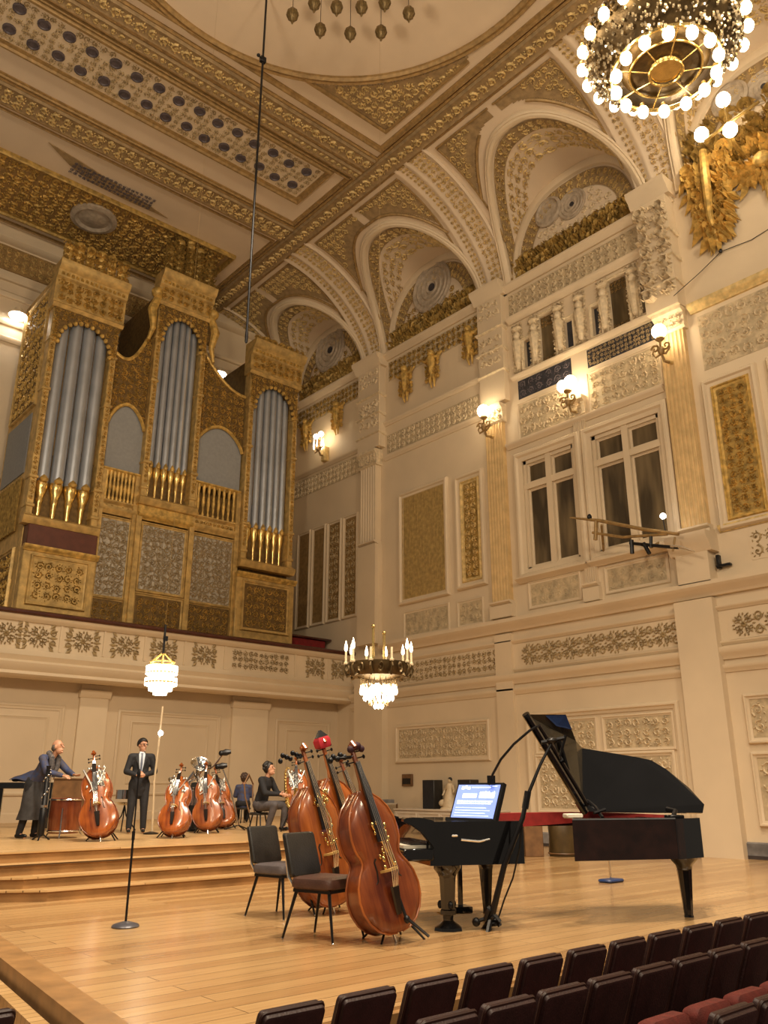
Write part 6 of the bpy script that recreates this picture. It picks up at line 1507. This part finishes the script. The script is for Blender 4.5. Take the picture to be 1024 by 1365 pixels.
def person(label, loc, rz, J, look, top, top_m, legs_m, shoe_m, hair, skirt=None, s=1.0, longsleeve=True, extras=None):
    """J: joints in metres, the person faces local -Y"""
    g = lambda k: V(J[k])
    p = thing('person', label, 'person', loc, rz, scale=s)
    o = MB()
    hd = g('head'); R = Matrix.Rotation(look[0], 3, 'Z') @ Matrix.Rotation(look[1], 3, 'X')
    at = lambda x, y, z: hd + R @ V((x, y, z))
    o.ball(hd + R @ V((0, .012, .02)), .098, (.82, 1.0, 1.05), 16, 12, R); o.ball(at(0, -.02, -.06), .07, (.85, .95, 1.0), 14, 10, R)      # skull, jaw
    o.tube([at(0, -.088, .02), at(0, -.105, -.008), at(0, -.118, -.022), at(0, -.095, -.034)], [.009, .012, .015, .008], 8)                # nose
    o.tube([at(-.024, -.087, -.062), at(0, -.096, -.06), at(.024, -.087, -.062)], [.006, .009, .006], 6); o.ball(at(0, -.083, -.10), .022, (1, .8, .8), 8, 6)
    for sd in (-1, 1): o.ball(at(sd * .082, .01, -.005), .026, (.4, .8, 1.2), 8, 6, R); o.tube([at(sd * .015, -.086, .04), at(sd * .05, -.078, .042)], .009, 6)
    o.capsule(g('neck') - V((0, 0, .03)), hd + V((0, .01, -.05)), .056, .052, 10)
    ch, pv = g('chest'), g('pelvis')
    o.capsule(pv, ch, .13, .15, 12, .7); 
    for sd in 'LR':
        o.capsule(g('sh' + sd), g('el' + sd), .05, .042, 8); o.capsule(g('el' + sd), g('wr' + sd), .041, .028, 8)
        o.capsule(g('hip' + sd), g('kn' + sd), .085, .058, 10); o.capsule(g('kn' + sd), g('an' + sd), .056, .036, 10)
        o.capsule(g('an' + sd), g('an' + sd) + V(J.get('toe' + sd, (0, -.14, -.04))), .036, .03, 8)
        d = V(J.get('hd' + sd, (0, -1, -.1))); hand(o, g('wr' + sd), d, V(J.get('th' + sd, (0, 0, 1))))
    body = o.build('body', SKIN, p); remesh(body, .0085)
    # clothing
    o = MB(); c2 = (ch - pv); shm = (g('shL') + g('shR')) / 2
    o.capsule(pv + c2 * .02, pv + c2 * .55, .172, .165, 14, .72); o.capsule(pv + c2 * .5, ch + c2.normalized() * .03, .15, .17, 14, .7); o.capsule(g('shL'), g('shR'), .075, .075, 10); o.capsule(ch, shm, .14, .09, 10, .75)
    for sd in 'LR': o.capsule(g('sh' + sd), g('el' + sd), .072, .060, 10); o.capsule(g('el' + sd), g('el' + sd).lerp(g('wr' + sd), .92), .060, .045, 10)
    if top == 'jacket': o.capsule(pv + V((0, 0, .02)), pv - V((0, 0, .14)), .178, .185, 14, .75)
    t = o.build('jacket' if top == 'jacket' else 'shirt', top_m, p); remesh(t, .014)
    o = MB()
    o.capsule(pv + V((-.06, 0, 0)), pv + V((.06, 0, 0)), .13, .13, 12)
    for sd in 'LR': o.capsule(g('hip' + sd), g('kn' + sd), .108, .078, 12); o.capsule(g('kn' + sd), g('kn' + sd).lerp(g('an' + sd), .96), .076, .058, 12)
    t = o.build('trousers', legs_m, p); remesh(t, .014)
    if skirt:
        o = MB(); a0 = (g('knL') + g('knR')) / 2; am = (g('anL') + g('anR')) / 2
        o.loft([[tuple(c + V((rx * math.cos(2 * PI * k / 20), ry * math.sin(2 * PI * k / 20), 0))) for k in range(20)] for c, rx, ry in ((pv + V((0, 0, .1)), .15, .12), (pv, .19, .16), (a0, .23, .2), (a0.lerp(am, .45), .25, .22))], True, True); o.build('skirt', skirt, p)
    for sd in 'LR':
        o = MB(); a = g('an' + sd); tv = V(J.get('toe' + sd, (0, -.14, -.04))); zf = a.z - .065
        o.capsule(V((a.x, a.y + .03, zf + .042)) - tv * .0, V((a.x + tv.x, a.y + tv.y, zf + .036)), .042, .034, 10); o.capsule(a + V((0, 0, .03)), V((a.x, a.y, zf + .045)), .046, .042, 8); o.build('shoe', shoe_m, p)
    for sd in (-1, 1):
        o = MB(); o.ball(at(sd * .033, -.083, .018), .010, (1, .5, .8), 8, 6); o.build('eye', BLACKM, p)
    # hair
    hm, hk = hair
    if hk != 'none':
        o = MB(); Rr = .104; vs = []
        def hp(a, bth):
            q = V((math.sin(bth) * math.cos(a) * Rr * .86, .012 + math.sin(bth) * math.sin(a) * Rr * 1.04, .022 + math.cos(bth) * Rr * 1.08)); return at(*q)
        def lim(a):
            f = -math.sin(a)    # 1 = face
            lo = {'short': 2.0, 'bob': 2.45, 'fringe': 1.9}.get(hk, 2.0); return lo + (1.0 - lo) * max(0, min(1, (f + .25) / .9)) if hk != 'bald' else lo
        if hk == 'bald':
            for sd in (-1, 1): o.ball(at(sd * .07, .04, -.01), .045, (.5, 1, 1.2), 8, 6, R)
            o.ball(at(0, .085, -.02), .055, (1.2, .5, .9), 8, 6, R)
        else:
            o.grid(lambda u, v: hp(u * 2 * PI, v * lim(u * 2 * PI)), 28, 8)
            if hk in ('bob', 'fringe'):
                for k in range(26):
                    a = rnd.uniform(0, PI) if hk == 'bob' else rnd.uniform(0, 2 * PI); bt = rnd.uniform(.2, 1.6 if a < PI else .9); q = hp(a, bt); o.ball(q, .03, (1, 1, 1), 6, 5)
        h_ = o.build('hair', hm, p)
        if hk != 'bald': sl = h_.modifiers.new('thick', 'SOLIDIFY'); sl.thickness = .012; sl.offset = 1
    if extras: extras(p, at, g, R)
    return p
# standing man in a dark suit
J = dict(pelvis=(0, 0, .95), chest=(0, .0, 1.30), neck=(0, -.005, 1.50), head=(0, -.02, 1.645), shL=(.19, 0, 1.42), shR=(-.19, 0, 1.42), elL=(.27, -.03, 1.14), elR=(-.27, -.03, 1.14), wrL=(.07, -.25, 1.07), wrR=(-.08, -.24, 1.07),
         hdL=(-.9, -.3, .1), hdR=(.9, -.35, -.05), thL=(0, 0, 1), thR=(0, 0, 1), hipL=(.1, 0, .92), hipR=(-.1, 0, .92), knL=(.12, -.02, .5), knR=(-.12, -.02, .5), anL=(.14, .02, .075), anR=(-.13, .02, .075))
def suit(p, at, g, R):
    o = MB(); o.loft([[(-w, y, z), (w, y, z), (w, y + .03, z), (-w, y + .03, z)] for w, y, z in ((.02, -.128, 1.12), (.045, -.140, 1.3), (.06, -.105, 1.46), (.05, -.06, 1.52))], True, True); o.build('shirt_front', SHIRTW, p)
    o = MB(); o.loft([[(-w, y, z), (w, y, z), (w, y + .02, z), (-w, y + .02, z)] for w, y, z in ((.012, -.142, 1.14), (.02, -.155, 1.3), (.013, -.118, 1.46), (.02, -.095, 1.49))], True, True); o.build('tie', mat('slate_tie', (.10, .12, .18), .6), p)
    for sd in (-1, 1):
        o = MB(); o.add([tuple(V(q)) for q in ((sd * .05, -.075, 1.52), (sd * .115, -.105, 1.40), (sd * .075, -.140, 1.30), (sd * .018, -.142, 1.12), (sd * .045, -.135, 1.3))], [(0, 1, 2, 4), (4, 2, 3)]); l = o.build('lapel', SUIT, p, False); m = l.modifiers.new('t', 'SOLIDIFY'); m.thickness = .012
    o = MB()
    for sd in (-1, 1):
        c = at(sd * .034, -.098, .017); o.tube([c + R @ V((.024 * math.cos(a), 0, .018 * math.sin(a))) for a in [2 * PI * k / 12 for k in range(13)]], .0028, 5); o.tube([at(sd * .058, -.096, .02), at(sd * .083, .0, .02)], .0028, 5)
    o.build('glasses', BLACKM, p)
P = at_z(180, 1111, RZ)
person('standing man in a dark suit and pale shirt, hands folded', P, D_(-22), J, (D_(35), D_(4)), 'jacket', SUIT, SUIT, BLACKM, (HAIRB, 'short'), extras=suit)
# bald musician leaning forward
J = dict(pelvis=(0, .1, .92), chest=(0, -.10, 1.23), neck=(0, -.22, 1.40), head=(0, -.30, 1.53), shL=(.18, -.15, 1.33), shR=(-.18, -.15, 1.33), elL=(.26, -.36, 1.12), elR=(-.26, -.34, 1.10), wrL=(.14, -.58, 1.06), wrR=(-.12, -.56, 1.04),
         hdL=(-.1, -.9, -.15), hdR=(.1, -.9, -.2), thL=(-1, 0, .3), thR=(1, 0, .3), hipL=(.1, .1, .9), hipR=(-.1, .1, .9), knL=(.12, .06, .5), knR=(-.12, .1, .5), anL=(.14, .12, .075), anR=(-.14, .2, .075))
def scarf(p, at, g, R):
    o = MB()
    for sd in (-1, 1): o.tube([(sd * .06, -.16, 1.44), (sd * .09, -.27, 1.34), (sd * .07, -.27, 1.2), (sd * .06, -.2, 1.02)], [.045, .05, .05, .045], 8)
    o.build('scarf', VESTG, p)
P = at_z(44, 1118, RZ)
person('bald musician in blue shirt and long dark skirt, leaning forward', P, D_(30), J, (D_(10), D_(-6)), 'shirt', SHIRTB, BLACKC, BLACKM, (HAIRG, 'bald'), skirt=APRON, extras=scarf)
# seated musician on the right
J = dict(pelvis=(0, .12, .50), chest=(0, .02, .86), neck=(0, -.02, 1.05), head=(0, -.07, 1.185), shL=(.18, 0, .97), shR=(-.18, 0, .97), elL=(.25, -.12, .72), elR=(-.25, -.14, .72), wrL=(.12, -.36, .68), wrR=(-.10, -.38, .70),
         hdL=(-.2, -.9, -.1), hdR=(.2, -.9, -.1), thL=(-.3, 0, 1), thR=(.3, 0, 1), hipL=(.1, .08, .47), hipR=(-.1, .08, .47), knL=(.2, -.36, .50), knR=(-.2, -.34, .50), anL=(.2, -.30, .075), anR=(-.2, -.20, .075))
P = at_z(352, 1108, RZ)
person('seated dark-haired musician in black top and grey trousers', P, D_(25), J, (D_(12), D_(-10)), 'shirt', BLACKC, TROUSG, BLACKM, (HAIRB, 'bob'), s=1.02)
def stool(label, P, rz, h, back=False):
    t = thing('stool' if not back else 'round_back_chair', label, 'stool' if not back else 'chair', P, rz)
    o = MB(); o.lathe([(.02, h - .05), (.19, h - .05), (.2, h - .02), (.18, h), (.02, h)], 20); o.build('seat', BLACKPAD, t)
    for k in range(4):
        a = PI / 4 + PI / 2 * k; o = MB(); o.tube([(.13 * math.cos(a), .13 * math.sin(a), h - .05), (.2 * math.cos(a), .2 * math.sin(a), 0)], .014, 6); o.build('leg', BLACKM, t)
    if back:
        o = MB(); o.tube([(-.1, .17, h), (-.14, .26, h + .3), (-.17, .28, h + .55), (0, .29, h + .75), (.17, .28, h + .55), (.14, .26, h + .3), (.1, .17, h)], .016, 6); o.build('back_hoop', BROWNB, t)
    return t
Rz = Matrix.Rotation(D_(25), 3, 'Z')
stool('round-backed chair under the seated musician', P + Rz @ V((0, .14, 0)), D_(25), .36, True)
# small seated person seen from behind
J = dict(pelvis=(0, .0, .50), chest=(0, -.02, .80), neck=(0, -.02, .98), head=(0, -.03, 1.11), shL=(.16, 0, .90), shR=(-.16, 0, .90), elL=(.22, -.08, .68), elR=(-.22, -.08, .68), wrL=(.1, -.28, .66), wrR=(-.10, -.28, .66),
         hipL=(.09, -.04, .47), hipR=(-.09, -.04, .47), knL=(.13, -.38, .48), knR=(-.13, -.38, .48), anL=(.12, -.36, .075), anR=(-.12, -.36, .075))
P = at_z(323, 1097, RZ)
person('brown-haired person in dark blue seen from behind, seated farther back', P, D_(150), J, (0, 0), 'shirt', SHIRTB, BLACKC, BLACKM, (HAIRBR, 'bob'), s=.95)
stool('small black stool under the person in dark blue', P, 0, .37)
# ------------------------------------------------------------------ light, world, camera
def lamp(name, kind, loc, power, col=(1, .80, .56), size=1.0, target=None, spot=None):
    d = bpy.data.lights.new(name, kind); d.energy = power; d.color = col
    if kind == 'AREA': d.shape = 'DISK'; d.size = size
    elif kind in ('POINT', 'SPOT'): d.shadow_soft_size = size
    if kind == 'SPOT': d.spot_size = math.radians(spot); d.spot_blend = .6
    o = bpy.data.objects.new(name, d); COL.objects.link(o); o.location = loc
    if target is not None: o.rotation_euler = (V(target) - V(loc)).to_track_quat('-Z', 'Y').to_euler()
    return o
WARM = (1, .80, .56)
lamp('stage_light', 'SPOT', (5.5, 4.6, 18.8), 6500, (1, .83, .62), .5, (8.5, 9.5, 0), 62)
lamp('stage_light', 'SPOT', (9.5, 5.0, 18.8), 6500, (1, .83, .62), .5, (9.5, 10.5, 0), 62)
lamp('stage_light', 'SPOT', (5.0, 6.5, 18.8), 4200, (1, .83, .62), .5, (8.5, 17, 0), 50)
lamp('hall_chandelier_light', 'POINT', (-4, -6, 13), 3300, WARM, 1.2)
lamp('hall_chandelier_light', 'POINT', (6, -5, 13), 3300, WARM, 1.2)
lamp('hall_left_light', 'POINT', (1.0, 8.0, 9), 1600, WARM, .8)  # bare warm point lamp left of the frame, no fixture built
w = bpy.data.worlds.new('hall_ambience'); sc.world = w; w.use_nodes = True
w.node_tree.nodes['Background'].inputs[0].default_value = (1, .83, .64, 1); w.node_tree.nodes['Background'].inputs[1].default_value = .13
cd = bpy.data.cameras.new('camera'); cam = bpy.data.objects.new('camera', cd); COL.objects.link(cam)
cd.sensor_fit = 'HORIZONTAL'; cd.sensor_width = 36; cd.lens = 36 * F_PX / 1024; cd.clip_end = 200; cd.clip_start = .05
cam.location = CAM; cam.rotation_euler = (PI / 2 + TH, 0, -YAW); sc.camera = cam
sc.view_settings.view_transform = 'Standard'; sc.view_settings.look = 'None'; sc.view_settings.gamma = 1; sc.view_settings.use_curve_mapping = False
sc.view_settings.exposure = 0.22
sc.cycles.max_bounces = 6; sc.cycles.diffuse_bounces = 3; sc.cycles.sample_clamp_indirect = 6
